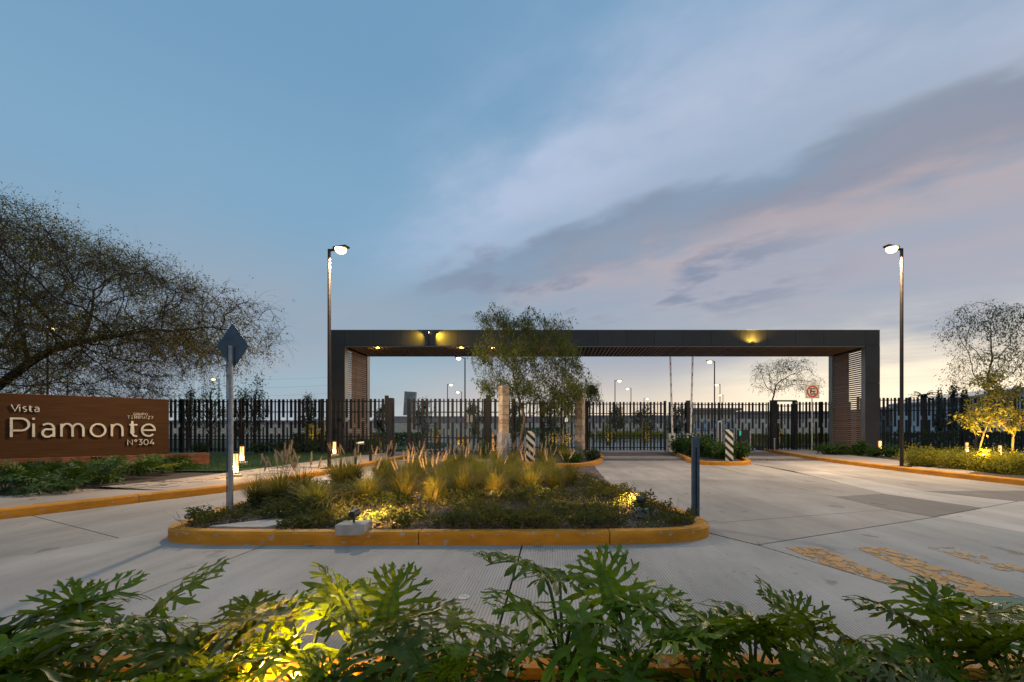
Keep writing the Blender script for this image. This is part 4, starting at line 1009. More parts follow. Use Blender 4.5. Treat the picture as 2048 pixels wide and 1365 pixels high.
# big spreading mesquite on the left; trunk just outside the frame
r_ = np.random.default_rng(3); Yt = 16.2
bx = (-95 - CX) / F * Yt
att = []
top = [(-300, 420), (0, 405), (70, 440), (140, 455), (230, 500), (300, 540), (370, 575), (430, 590), (500, 610), (560, 660)]
bot = [(-300, 770), (0, 800), (100, 805), (230, 800), (300, 775), (370, 735), (450, 720), (520, 712), (560, 670)]
def itp(tab, x): return float(np.interp(x, [a for a, b in tab], [b for a, b in tab]))
while len(att) < 2700:
    px = r_.uniform(-260, 560); py = r_.uniform(400, 805); t_, b_ = itp(top, px) + 16 * math.sin(px * .07) + 10 * math.sin(px * .19), itp(bot, px)
    if not (t_ < py < b_): continue
    if py > 745 and r_.random() < .5: continue
    if math.sin(px * .034 + 1) + math.sin(py * .06 + px * .02) + math.sin(px * .013 - py * .04) < -.75: continue
    wdp = 4.6 * math.sqrt(max(.03, 1 - ((px + 100) / 665) ** 2)); Y = Yt + r_.uniform(-wdp, wdp) * (.5 if px > 300 else 1)
    X0, Z0 = XZ(px, py, Yt); att.append((X0, Y, Z0))
start = [(bx, Yt, .1), (bx + .15, Yt, .9), (bx + .5, Yt, 1.6)]
# the leaning main limbs
def limb(pts, N):
    return [(*[XZ(px, py, Yt + dy)[0], Yt + dy, XZ(px, py, Yt + dy)[1]],) for px, py, dy in pts]
L1 = limb([(-40, 800, 0), (0, 770, -.1), (60, 725, -.3), (105, 700, -.4), (160, 685, -.5), (230, 672, -.6), (300, 662, -.7)], 0)
L2 = limb([(90, 710, .1), (140, 700, .5), (200, 702, .8), (260, 712, 1.0)], 0)
L3 = limb([(-20, 760, .4), (20, 690, .8), (50, 665, 1.0), (110, 640, 1.3)], 0)
N_ = start + L1
tree('mesquite_tree', 'huge spreading mesquite with sparse olive foliage behind the name wall', 'tree', att + L1 * 3 + L2 * 6 + L3 * 6, N_, .30, .36, 3.5, M['leaf_mesq'], M['bark'], (2, .08, .030, .035, .15),
     tip=.0072, e=2.15, twig=(11, .95, .0065, .40), seed=4, maxn=7500, wob=.22, thin=.024)
# feathery pepper tree in the middle island
def blob_att(lst, n, Y, dep, r):
    tot = sum(a * b for _, _, a, b in lst); out = []
    for (px, py, rx, ry) in lst:
        for _ in range(int(n * rx * ry / tot)):
            a = r.uniform(0, 2 * PI); q = math.sqrt(r.random()); yy = Y + r.uniform(-dep, dep) * math.sqrt(1 - q * q * .8)
            X0, Z0 = XZ(px + rx * q * math.cos(a), py + ry * q * math.sin(a), Y); out.append((X0, yy, Z0))
    return out
def pt(px, py, Y): return (XZ(px, py, Y)[0], Y, XZ(px, py, Y)[1])
Yp = 17.0; r_ = np.random.default_rng(5)
att = blob_att([(1000, 645, 38, 32), (1062, 650, 32, 30), (1105, 665, 34, 32), (985, 700, 34, 34), (1050, 705, 60, 40), (1110, 715, 44, 38), (1130, 755, 42, 38), (1010, 765, 40, 26), (1075, 765, 45, 35), (1110, 800, 48, 24), (980, 760, 18, 20)], 1250, Yp, 1.25, r_)
start = [(pt(1036, 905, Yp)[0], Yp, .1), pt(1041, 880, Yp), pt(1046, 858, Yp), pt(1050, 838, Yp), pt(1043, 815, Yp), pt(1036, 790, Yp), pt(1030, 768, Yp)]
tree('pepper_tree', 'feathery weeping tree in the middle island rising past the portal beam', 'tree', att + [pt(1070, 820, Yp), pt(1095, 790, Yp)] * 8, start, .17, .20, 1.6, M['leaf_pepper'], M['bark_pale'], (3, .10, .026, .03, .8), tip=.0036, e=2.2, seed=2, maxn=5000, thin=.012, rscale=1.1, twig=(5, .50, .0028, 1.0), clump=2.5, bare=.2)
# its neighbour further back, right of it
r_ = np.random.default_rng(6); Yq = 27.5
att = blob_att([(1165, 790, 36, 24), (1130, 800, 30, 30), (1185, 772, 18, 14)], 300, Yq, 1.4, r_)
tree('pepper_tree', 'smaller feathery tree behind the fence, right of the second stone pillar', 'tree', att, [(pt(1120, 905, Yq)[0], Yq, 0), pt(1122, 870, Yq), pt(1128, 840, Yq), pt(1138, 815, Yq)], .2, .24, 2.2, M['leaf_pepper'], M['bark_pale'], (2, .13, .03, .04, .8), tip=.005, seed=3, thin=.016, twig=(4, .6, .004, 1.0), clump=2)
# airy tree seen through the portal on the right
r_ = np.random.default_rng(7); Yr = 31.0
att = blob_att([(1570, 745, 50, 28), (1540, 762, 34, 24), (1610, 765, 28, 22), (1530, 740, 20, 18), (1590, 728, 26, 14)], 420, Yr, 1.4, r_)
tree('airy_tree', 'small airy bare branched tree seen through the right of the portal', 'tree', att, [(pt(1542, 900, Yr)[0], Yr, .1), pt(1540, 860, Yr), pt(1542, 820, Yr), pt(1545, 805, Yr)], .24, .28, 2.6, M['leaf_pepper'], M['bark'], (1, .13, .034, .05, .5), tip=.0065, e=2.2, seed=4, thin=.02, twig=(4, .55, .005, .5), clump=2, bare=.1)
# tree at the right edge
r_ = np.random.default_rng(8); Ys = 18.5
att = blob_att([(1955, 640, 48, 34), (2010, 640, 36, 34), (1975, 690, 60, 36), (2035, 700, 30, 40), (1960, 745, 50, 34), (2025, 760, 36, 34), (1925, 660, 24, 24)], 620, Ys, 1.4, r_)
tree('airy_tree', 'tall thin leaved tree at the right edge behind the lit saplings', 'tree', att, [(pt(1948, 905, Ys)[0], Ys, .1), pt(1952, 880, Ys), pt(1968, 845, Ys), pt(1982, 810, Ys), pt(1975, 770, Ys)], .2, .24, 2.0, M['leaf_pepper'], M['bark'], (1, .11, .032, .04, .6), tip=.0048, e=2.2, seed=5, thin=.014, twig=(5, .5, .0032, .8), clump=2, bare=.15)
# two saplings lit yellow from below
r_ = np.random.default_rng(9); Yu = 14.6
att = blob_att([(1950, 840, 34, 22), (1985, 800, 30, 26), (1975, 760, 28, 20), (2010, 785, 24, 16), (1965, 825, 46, 14)], 200, Yu, .7, r_)
tree('sapling', 'slanting sapling lit bright yellow from below in the hedge', 'sapling', att, [(pt(1956, 925, Yu)[0], Yu, .12), pt(1960, 895, Yu), pt(1968, 865, Yu), pt(1982, 835, Yu), pt(1998, 800, Yu)], .14, .16, 1.4, M['leaf_yellow'], M['bark_pale'], (9, .15, .055, .07, .3), tip=.005, e=2.4, seed=6, thin=.012)
att = blob_att([(2025, 835, 44, 18), (2050, 845, 34, 16), (1995, 850, 20, 8), (2070, 830, 30, 20)], 170, Yu, .75, r_)
tree('sapling', 'umbrella shaped sapling lit yellow at the right edge', 'sapling', att, [(pt(2026, 925, Yu)[0], Yu, .12), pt(2025, 895, Yu), pt(2026, 875, Yu)], .13, .15, 1.4, M['leaf_yellow'], M['bark_pale'], (8, .14, .05, .065, .2), tip=.006, e=2.3, seed=7, thin=.012)
for (px, w_, tz) in ((1962, 600, 2.2), (2022, 420, 1.9)):
    X, Y = (px - CX) / F * 14.2, 14.1; light('SPOT', (X + .05, Y, .32), w_, (1, .63, .12), (X + .3, Y + .6, tz), .04, 120, .9, name='hedge_uplight')
    hx_, hy_ = (px + 5 - CX) / F * 11.9, 11.9
    t = thing('ground_spotlight', 'small stake light glowing inside the hedge, ' + ('left one' if px < 2000 else 'right one'), 'spotlight', (hx_, hy_, .10))
    MB().tube([(0, 0, 0), (0, 0, .40)], .012, 6).build('stake', M['black'], t); MB().tube([(0, 0, .401), (0, 0, .46)], .04, 12).build('housing', M['black'], t); MB().tube([(0, 0, .461), (0, 0, .468)], .032, 12).build('lens', M['uplight'], t)
    light('POINT', (hx_, hy_, .66), 24 if px < 2000 else 16, (1, .64, .13), size=.04, name='hedge_uplight')

# leafy shrubs made of small leaves through the whole volume
def shrub(name, label, cat, x, y, zb, rx, ry, h, mat, n, ll=.05, lw=.025, seed=0, group=None, up=.5, par=None):
    r = np.random.default_rng(100 + seed); o = thing(name, label, cat, (x, y, zb), 0, group)
    m = MB(); tips = []
    for _ in range(16):
        a = r.uniform(0, 2 * PI); q = r.random() ** .6; tip = Vector((math.cos(a) * q * rx * .9, math.sin(a) * q * ry * .9, h * (.55 + .45 * r.random()) * (1 - .35 * q * q)))
        mid = Vector((tip.x * .35, tip.y * .35, tip.z * .5)); m.tube([(tip.x * .06, tip.y * .06, 0), mid, tip], [.008, .006, .003], 4, False); tips.append(np.array(tip))
    m.build('stems', M['twig'], o)
    T = np.array(tips); k = r.integers(0, len(T), n); fr = r.random(n) ** .5
    C = T[k] * fr[:, None] + r.normal(size=(n, 3)) * np.array([rx, ry, h]) * .16
    C[:, 2] = np.clip(C[:, 2], .02, None)
    Dr = rand_dirs(n, r) + np.array([0, 0, up]) + C * np.array([.8, .8, 0]); Dr /= np.linalg.norm(Dr, axis=1)[:, None]
    inst('foliage', quads_mesh('foliage', leaf_quads(C, Dr, ll * (.6 + .8 * r.random(n)), lw * (.7 + .6 * r.random(n)), r), mat), o)
    return o
HG = [(1822, 905, 'leftmost hedge bush at the end of the pavement'), (1852, 910, 'second hedge bush from the pavement end'), (1886, 915, 'hedge bush just left of the slanting sapling'),
      (1918, 920, 'hedge bush below the lantern left of the slanting sapling'), (1950, 926, 'brightly lit hedge bush at the slanting sapling foot'), (1984, 932, 'hedge bush between the two lit saplings'),
      (2014, 938, 'hedge bush in front of the umbrella sapling'), (2044, 944, 'hedge bush cut by the right frame edge')]
for i, (px, py, lb) in enumerate(HG):
    Y = 13.9 - i * .42; X = (px - CX) / F * Y
    shrub('hedge_bush', lb, 'bush', X + .15, Y, .12, .55, .60, .42 + rnd.uniform(0, .18), M['leaf_hedge'], 2600, .055, .026, seed=i, group='yellow green hedge bushes')
    X2 = X + .9; shrub('hedge_bush', lb.replace('hedge bush', 'back row hedge bush').replace('bush just', 'bush standing just'), 'bush', X2, Y + .9, .12, .55, .60, .44 + rnd.uniform(0, .15), M['leaf_hedge'], 1500, .055, .026, seed=40 + i, group='yellow green hedge bushes')
SHR = [(1660, 905, 1.0, .42, 'low dark shrub right of the parking sign'), (1690, 906, 1.0, .40, 'dark shrub under the right louvred wall'), (1723, 906, .5, .5, 'brighter leafy shrub before the right pier'), (1745, 908, .45, .3, 'small shrub left of the pier lantern'), (1783, 906, .5, .36, 'dim shrub right of the pier lantern')]
for i, (px, py, w_, h_, lb) in enumerate(SHR):
    Y = 20.5 - i * .5; shrub('shrub', lb, 'shrub', (px - CX) / F * Y, Y, .12, w_ * .9, .5, h_ * 1.15, M['leaf_shrub'], 1500, .08, .045, seed=20 + i, group='shrubs in front of the right pier')
for i, (px, Y, h_, lb) in enumerate([(1358, 21.6, .62, 'shrub beside the left barrier cabinet'), (1382, 20.4, .66, 'dense shrub left of the channel post'), (1408, 19.2, .68, 'dense shrub right of the channel post'), (1430, 18.2, .60, 'shrub in the middle of the lane island'), (1447, 17.3, .46, 'shrub just left of the striped marker'), (1477, 18.0, .48, 'shrub just right of the striped marker'), (1413, 22.4, .6, 'shrub under the white reader column')]):
    shrub('shrub', lb, 'shrub', (px - CX) / F * Y, Y, .1, .50, .62, h_ * 1.25, M['leaf_shrub'], 1900, .09, .05, seed=30 + i, group='shrubs in the lane island')
for i, (px, Y, h_, lb) in enumerate([(965, 17.2, .7, 'leafy shrub left of the pale pillar in the gate corner'), (1090, 18.6, .62, 'shrub behind the striped marker'), (1120, 19.4, .5, 'low shrub between marker and second pillar'), (1180, 16.7, .42, 'dark low shrub at the foot of the second pillar'), (1148, 15.6, .3, 'tiny shrub near the island nose')]):
    shrub('shrub', lb, 'shrub', (px - CX) / F * Y, Y, .1, .42, .4, h_ * 1.1, M['leaf_dark' if i == 3 else 'leaf_shrub'], 1300, .07, .035, seed=50 + i, group='shrubs in the pillar island')
# dark creeper at the base of the left fence
for i, px in enumerate((520, 560, 590, 625, 400)):
    Y = 21.2; shrub('shrub', ('dark shrub at the fence foot behind the lanterns', 'dark shrub at the fence foot, second from the lanterns', 'dark shrub at the fence foot, third from the lanterns', 'dark shrub at the fence foot by the left lamp post', 'dark shrub at the fence foot beside the plinth')[i], 'shrub', (px - CX) / F * Y, Y, .15, .55, .35, .5 + .15 * (i % 2), M['leaf_dark'], 1000, .08, .04, seed=60 + i, group='dark shrubs along the left fence')

def inside(x, y, P):
    c = False; n = len(P)
    for i in range(n):
        x1, y1 = P[i]; x2, y2 = P[(i + 1) % n]
        if (y1 > y) != (y2 > y) and x < (x2 - x1) * (y - y1) / (y2 - y1) + x1: c = not c
    return c
# fountain grass
def grass_mesh(seed, n=430, h=.60, rad=.50):
    r = np.random.default_rng(seed); a = r.uniform(0, 2 * PI, n); lean = r.random(n) ** .8; H = h * (.6 + .5 * r.random(n)); out = np.stack([np.cos(a), np.sin(a), np.zeros(n)], 1)
    B = out * (.12 * r.random((n, 1))); sd = np.stack([-np.sin(a), np.cos(a), np.zeros(n)], 1); P = B; qs = []; w = .0068
    for s in range(5):
        t = (s + 1) / 5; rr = rad * lean * (t ** 1.7); zz = H * (t - .35 * lean * t ** 3)
        Q = B + out * rr[:, None] + np.array([0, 0, 1]) * zz[:, None]; w0, w1 = w * (1 - s * .17), w * (1 - (s + 1) * .17); qs.append(np.stack([P - sd * w0, P + sd * w0, Q + sd * w1, Q - sd * w1], 1)); P = Q
    return quads_mesh('blades', np.concatenate(qs), M['grass_blade'])
GM = [grass_mesh(200 + i, h=.58 + .05 * (i % 3)) for i in range(5)]
def plume_me(seed):
    r = np.random.default_rng(seed); m = MB(); m.tube([(0, 0, 0), (0.0, 0, .05), (0, 0, .10), (.004, 0, .16), (.010, 0, .20)], [.006, .0135, .0125, .008, .001], 6, False); n = 90
    t = r.random(n); C = np.stack([0 * t, 0 * t, t * .19], 1); Dr = rand_dirs(n, r); Dr[:, 2] = np.abs(Dr[:, 2]) + .9; Dr /= np.linalg.norm(Dr, axis=1)[:, None]; V = leaf_quads(C, Dr, .04, .0022, r)
    for q in V: m.add([tuple(p) for p in q], [(0, 1, 2, 3)])
    m2 = MB(); return m.mesh('plume', M['plume'])
PM = [plume_me(300 + i) for i in range(4)]
def fgrass(x, y, sc, npl, label, i):
    for _ in range(30):
        if y > 13 or inside(x, y, B1): break
        x += .08 if x < -1.5 else -.08
    o = thing('fountain_grass', label, 'ornamental grass', (x, y, .1), rnd.uniform(0, 6.28), 'fountain grass clumps in the front island')
    inst('blades', GM[i % 5], o, scale=(sc, sc, sc * .92))
    st = MB()
    for k in range(npl):
        a = rnd.uniform(0, 2 * PI); ln = rnd.uniform(.05, .55); h = sc * rnd.uniform(.52, .74); tip = Vector((math.cos(a) * ln * h * .8, math.sin(a) * ln * h * .8, h)); mid = tip * .5; mid.z = h * .58
        st.tube([(0, 0, 0), mid, tip], .0022, 3, False); d = (tip - mid).normalized() + Vector((.15, 0, 0))
        inst('plume', PM[k % 4], o, tip, d.to_track_quat('Z', 'Y').to_euler(), rnd.uniform(.75, 1.1))
    if npl: st.build('stems', M['grass_blade'], o)
clumps = [  # px of clump centre, Y, scale, plumes, where it stands
 (514, 6.75, .85, 2, 'small grass clump right behind the diamond sign post'), (560, 6.7, 1.0, 13, 'big dark grass clump with many plumes on the left'), (604, 6.75, .95, 4, 'green grass clump before the plumed one on the left'),
 (628, 6.2, .88, 2, 'green grass clump left of the big pad spotlight'), (655, 8.6, 1.1, 4, 'grass clump second row left of the spotlight'), (735, 7.0, .92, 3, 'grass clump directly behind the big pad spotlight'),
 (705, 8.9, 1.05, 4, 'dim grass clump behind the pad spotlight, second row'), (806, 7.05, .92, 8, 'brightly lit grass clump with orange plumes, left of two'), (868, 7.15, .92, 9, 'brightly lit grass clump with orange plumes, right of two'),
 (926, 7.6, .95, 3, 'golden grass clump right of the two plumed lit ones'), (990, 7.6, .98, 3, 'golden grass clump before the pale pillar'), (1062, 7.9, 1.0, 3, 'golden grass clump before the striped marker'),
 (1112, 8.1, .8, 2, 'small golden grass clump right of the marker'), (1140, 9.0, .95, 2, 'grass clump at the right end by the stone setts'), (770, 8.6, 1.0, 3, 'grass clump in second row behind the lit plumes'),
 (835, 8.8, 1.0, 4, 'grass clump in second row between the lit plumed pair'), (900, 8.7, 1.0, 3, 'grass clump second row right of the lit plumed pair'), (960, 8.8, 1.0, 3, 'grass clump second row left of the pale pillar'),
 (1030, 9.0, 1.0, 2, 'grass clump second row under the striped marker'), (1095, 9.4, 1.0, 2, 'grass clump second row right of the striped marker')]
i = 0
for c in clumps: fgrass((c[0] - CX) / F * c[1], c[1], c[2], c[3], c[4], i); i += 1
rows = {10.0: (620, 1130, 66), 11.2: (690, 1120, 58), 12.2: (780, 1110, 52)}
for Yr_, (a, b, st_) in rows.items():
    px = a; k = 1
    while px < b:
        fgrass((px + rnd.uniform(-12, 12) - CX) / F * Yr_, Yr_ + rnd.uniform(-.25, .25), rnd.uniform(.85, 1.0), 2, {10.0: 'third row', 11.2: 'fourth row', 12.2: 'back row'}[Yr_] + ' grass clump, ' + ['first', 'second', 'third', 'fourth', 'fifth', 'sixth', 'seventh', 'eighth'][k - 1] + ' from the left', i); i += 1; k += 1; px += st_
for (px, Y, sc, npl, lb) in ((1130, 15.9, 1.15, 24, 'plumed purple grass clump before the second pillar'), (1085, 16.0, .9, 6, 'grass clump just right of the striped marker base'), (1025, 15.5, .95, 7, 'grass clump between pale pillar and tree foot'), (990, 15.0, .9, 5, 'grass clump at the left foot of the pale pillar')):
    fgrass((px - CX) / F * Y, Y, sc, npl, lb, i); i += 1

for px, Y_, e_, lb in ((838, 6.55, 46, 'added unseen stake light before the two orange plumed grass clumps'), (985, 6.9, 26, 'added unseen stake light before the golden clumps near the pale pillar'), (1085, 7.1, 26, 'added unseen stake light before the golden clumps under the striped marker')):
    X_ = (px - CX) / F * Y_; t = thing('ground_spotlight', lb, 'spotlight', (X_, Y_, .098)); MB().tube([(0, 0, 0), (0, 0, .09)], .01, 6).build('stake', M['black'], t); MB().tube([(0, -.03, .10), (0, .04, .125)], .03, 10).build('housing', M['black'], t); MB().tube([(0, .041, .1253), (0, .044, .1264)], .022, 10).build('lens', M['uplight'], t)
    light('SPOT', (X_, Y_ + .04, .27), e_, (1, .56, .15), (X_, Y_ + .8, .62), .03, 130, 1, name='garden_spot')  # stake lights are added out of sight to brighten the grass clumps
# ground cover of the island: small leaves, dry twigs, orange flowers
from mathutils import noise as mn
def cover_h(x, y):
    return .04 + .17 * max(0, mn.noise(Vector((x * 1.3, y * 1.3, 2))) + .35) + .10 * mn.noise(Vector((x * 5, y * 5, 7)))
r = np.random.default_rng(11); C = []; Hh = []
while len(C) < 46000:
    x = r.uniform(-4.4, 1.9); y = 4.9 + (r.random() ** 1.25) * 6.5
    if not inside(x, y, B1) or (abs(x + 3.45) < .42 and y < 5.45) : continue
    h = cover_h(x, y)
    if any((x - lx) ** 2 + (y - ly) ** 2 < lr ** 2 for lx, ly, lr in ((-1.96, 6.6, .2), (-.95, 6.95, .2), (-.2, 7.15, .2), (-2.36, 5.55, .26), (-2.28, 5.85, .22), (1.25, 6.3, .3), (1.0, 6.5, .3), (.8, 6.7, .2))): h *= .25
    if h < .075 and r.random() < .8: continue
    if mn.noise(Vector((x * 1.7, y * 2.2, 31))) < -.02 and -2.9 < x < 1.0 and y < 7 and r.random() < .82: continue
    if y > 7.4 and -4.0 < x < .6 and r.random() < .7: continue
    C.append((x, y, .11 + h * r.random() ** .6 * (1.25 if x > .4 or x < -3.5 else 1)))
C = np.array(C); Dr = rand_dirs(len(C), r); Dr[:, 2] = Dr[:, 2] * .6 + .25; Dr /= np.linalg.norm(Dr, axis=1)[:, None]
tag(inst('ground_cover', quads_mesh('ground_cover', leaf_quads(C, Dr, .040 * (.5 + r.random(len(C))), .022 * (.6 + .8 * r.random(len(C))), r), M['cover'])), 'low creeping ground cover filling the front of the island', 'ground cover', kind='stuff')
k = r.integers(0, len(C), 3800); B = C[k] * np.array([1, 1, .55]); v = rand_dirs(len(B), r); v[:, 2] = np.abs(v[:, 2]) * .6; P = B; sd = rand_dirs(len(B), r); qs = []
for s in range(3):
    v2 = v + r.normal(size=v.shape) * .4; v2 /= np.linalg.norm(v2, axis=1)[:, None]; Q = P + v2 * .10; qs.append(np.stack([P - sd * .0026, P + sd * .0026, Q + sd * .0016, Q - sd * .0016], 1)); P = Q
tag(inst('dry_twigs', quads_mesh('dry_twigs', np.concatenate(qs), M['twig'])), 'tangle of dry pale twigs among the ground cover', 'twigs', kind='stuff')
fl = MB(); k = 0
for _ in range(110):
    p = C[r.integers(0, len(C))]
    if p[2] < .16: continue
    for j in range(5): fl.cbox((p[0] + rnd.uniform(-.010, .010), p[1] + rnd.uniform(-.010, .010), p[2] + .015 + rnd.uniform(0, .008)), (.009, .009, .005), Euler((rnd.uniform(-.5, .5), rnd.uniform(-.5, .5), rnd.uniform(0, 3))))
tag(fl.build('lantana_flowers', M['flower']), 'tiny orange flowers scattered over the ground cover', 'flowers', kind='stuff')
def gravel(name, label, P, n, z, mat, smin, smax, seed):
    r = random.Random(seed); m = MB(); xs = [p[0] for p in P]; ys = [p[1] for p in P]
    while n:
        x, y = r.uniform(min(xs), max(xs)), r.uniform(min(ys), max(ys))
        if not inside(x, y, P): continue
        s = r.uniform(smin, smax); m.cbox((x, y, z + s * .25), (s, s * r.uniform(.6, 1), s * .6), Euler((r.uniform(-.5, .5), r.uniform(-.5, .5), r.uniform(0, 3)))); n -= 1
    return tag(m.build(name, mat), label, 'gravel', kind='stuff')
gravel('gravel', 'small grey gravel and mulch in the front island bed', B1, 2600, .11, M['concrete_pad'], .006, .02, 3)
gravel('bark_mulch', 'brown bark chips on the soil of the nearest bed', [(-4, .8), (4, .8), (4, 2.04), (-4, 2.04)], 4500, .075, M['brown_leaf'], .006, .022, 4)
for i, (px, py, w_, h_) in enumerate([(1185, 1012, .4, .3), (1130, 1005, .35, .25)]): pass

# philodendrons
def philo_leaf(seed, curl=.35):
    r = random.Random(seed); L = 1.0; m = MB(); nl = 8
    def mid(t): return Vector((0, L * t, .10 * math.sin(t * 2.4) - curl * t * t))
    def tan(t): e = .01; return (mid(min(1, t + e)) - mid(max(0, t - e))).normalized()
    # web along the midrib
    wb = [.06, .18, .205, .195, .175, .15, .125, .10, .07, .035]; n = len(wb); vs = []
    for i in range(n):
        t = i / (n - 1) * .96; p = mid(t); vs += [p + Vector((-wb[i], -.02, .035)), p, p + Vector((wb[i], -.02, .035))]
    m.add(vs, [(i * 3 + a, i * 3 + a + 1, i * 3 + a + 4, i * 3 + a + 3) for i in range(n - 1) for a in (0, 1)])
    for side in (-1, 1):
        for k in range(nl):
            t = .02 + k / (nl - 1) * .86; base = mid(t) + Vector((side * wb[min(n - 1, int(t * n))] * .55, 0, .02))
            f = k / (nl - 1); ang = math.radians(138 - 118 * f ** .9 + r.uniform(-6, 6)); ln = (.62 + .16 * math.sin(f * PI) - .30 * f ** 2.2) * r.uniform(.88, 1.1)
            w0 = .070 * r.uniform(.9, 1.15) * (1 - .25 * f); ns = 8; P = []; up = r.uniform(-.1, .12); rip = r.uniform(0, 6); bend = r.uniform(-.25, .25) + .22
            pos = base; dirv = ang
            for s in range(ns + 1):
                q = s / ns; w = w0 * (1 - .25 * q) * (.80 + .26 * math.sin(q * 15 + rip)) * (1 if q < .86 else (1 - q) / .14 * .8 + .20)
                dx_, dy_ = side * math.sin(dirv), math.cos(dirv)
                nx, ny = -dy_, dx_
                zz = .05 * math.sin(q * 2.6 + up * 5) - curl * .55 * (q * ln) ** 2 * 2.2 + .02 * math.sin(q * 11 + rip)
                c = Vector((pos.x, pos.y, pos.z + zz)); tw = .35 * math.sin(q * 5 + rip) * w
                P += [c + Vector((nx * w, ny * w, tw + .012)), c, c + Vector((-nx * w, -ny * w, -tw + .012))]
                pos = pos + Vector((dx_, dy_, 0)) * ln / ns; dirv -= bend / ns * 1.2
            m.add(P, [(i * 3 + a, i * 3 + a + 1, i * 3 + a + 4, i * 3 + a + 3) for i in range(ns) for a in (0, 1)])
            # secondary teeth
            for q, sg_ in ((.38, 1), (.6, -1), (.78, 1)):
                j = int(q * ns); c = P[j * 3 + 1]; nn = (P[j * 3] - P[j * 3 + 2]).normalized() * sg_; fw = (P[min(ns, j + 1) * 3 + 1] - c).normalized()
                e0 = c + nn * w0 * .5; tl = ln * .20 * r.uniform(.7, 1.2); m.add([e0 - fw * .03, e0 + fw * .035, e0 + nn * tl * .7 + fw * (tl * .8 + .012), e0 + nn * tl * .75 + fw * tl * .55], [(0, 1, 2, 3)])
    pts = [mid(i / 8 * .95) - Vector((0, 0, .006)) for i in range(9)]; 
    me = m.mesh('leaf', M['philo'], True); rb = MB().tube(pts, [.014 - i * .0014 for i in range(9)], 4, False)
    for side in (-1, 1):
        for k in range(nl):
            t = .02 + k / (nl - 1) * .86; f = k / (nl - 1); a = math.radians(138 - 118 * f ** .9); p = mid(t); rb.tube([p, p + Vector((side * math.sin(a), math.cos(a), 0)) * .17 + Vector((0, 0, .016))], .0045, 3, False)
    return me, rb.mesh('rib', M['stalk'])
PL = [philo_leaf(400 + i, curl=(.25, .45, .6, .35, .15, .5)[i % 6]) for i in range(8)]
oldm = []
for me, rb in PL[:2]:
    q = me.copy(); q.materials.clear(); q.materials.append(M['philo_old']); oldm.append((q, rb))
shadedm = []
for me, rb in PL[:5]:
    q = me.copy(); q.materials.clear(); q.materials.append(M['philo_shaded']); shadedm.append((q, rb))
def philodendron(x, y, zb, h, n, spread, label, seed, lsize=.27, group='philodendrons in the nearest bed', old=.1, fixed=None, ribs=True):
    r = random.Random(seed); o = thing('philodendron', label, 'plant', (x, y, zb), 0, group)
    lv = fixed or []
    a0 = r.uniform(0, 6.28)
    for k in range(n - len(lv)):
        a = a0 + k * 2.399 + r.uniform(-.35, .35); q = .25 + .75 * ((k + .5) / n); lv.append((a, q, r.uniform(.75, 1.12), r.uniform(.8, 1.15)))
    for k, (a, q, hf, sz) in enumerate(lv):
        tip = Vector((math.cos(a) * spread * q, math.sin(a) * spread * q, h * hf * (1 - .42 * q * q)))
        st = [(0, 0, 0), (tip.x * .22, tip.y * .22, tip.z * .45), (tip.x * .6, tip.y * .6, tip.z * .84), tuple(tip)]
        st = smooth_path(st, 1); MB().tube(st, [.0075 * sz * lsize / .27] * (len(st) - 1) + [.005 * lsize / .27], 6, False).build('stalk', M['stalk'], o, smooth=True)
        pitch = math.radians(r.choice((r.uniform(-30, 15), r.uniform(20, 65)))) - q * .1; roll = r.uniform(-.35, .35)
        me, rb = oldm[k % 2] if r.random() < old else (PL if ribs else shadedm)[r.randrange(len(PL if ribs else shadedm))]
        l = inst('leaf', me, o, tip, Euler((pitch, roll, a - PI / 2 + r.uniform(-.3, .3)), 'XYZ'), lsize * sz)
        if ribs: inst('rib', rb, l)
    return o
FP = [  # px, Y base, height, leaves, spread, leaf size, label
 (40, 1.86, .46, 8, .30, .26, 'leafy plant at the left frame edge'), (165, 1.95, .52, 10, .30, .30, 'tall dark leafed plant second from the left'), (330, 1.86, .50, 9, .27, .24, 'plant with yellow tipped leaves left of the glow'),
 (480, 1.82, .44, 7, .24, .25, 'glowing plant left of the hidden ground light'), (610, 1.90, .50, 9, .27, .26, 'brightest plant right over the ground light'), (760, 1.84, .50, 8, .26, .25, 'half lit plant right of the ground light'),
 (925, 1.90, .44, 7, .22, .22, 'dense plant left of the tallest plant'), (1125, 2.0, .66, 7, .26, .28, 'tallest plant with long bare stalks near the middle'),
 (1265, 1.88, .52, 9, .27, .27, 'broad leafed plant right of the tallest plant'), (1400, 1.94, .52, 8, .27, .25, 'plant with spiky leaves right of the middle'), (1510, 1.86, .46, 8, .25, .25, 'plant with a fan shaped leaf on a long stalk'),
 (1660, 1.94, .42, 7, .24, .24, 'dark plant under the curved road joint'), (1890, 1.94, .50, 7, .27, .26, 'plant with hanging leaves second from the right edge'),
 (2025, 1.90, .52, 8, .27, .25, 'dark plant cut by the right frame edge')]
for i, (px, Y, h, n, sp, ls, lb) in enumerate(FP):
    philodendron((px - CX) / F * Y, Y, .07, h * .70, max(5, n - 4), sp * .9, lb, 500 + i, ls, old=.25 if i in (2, 11, 5) else .08)
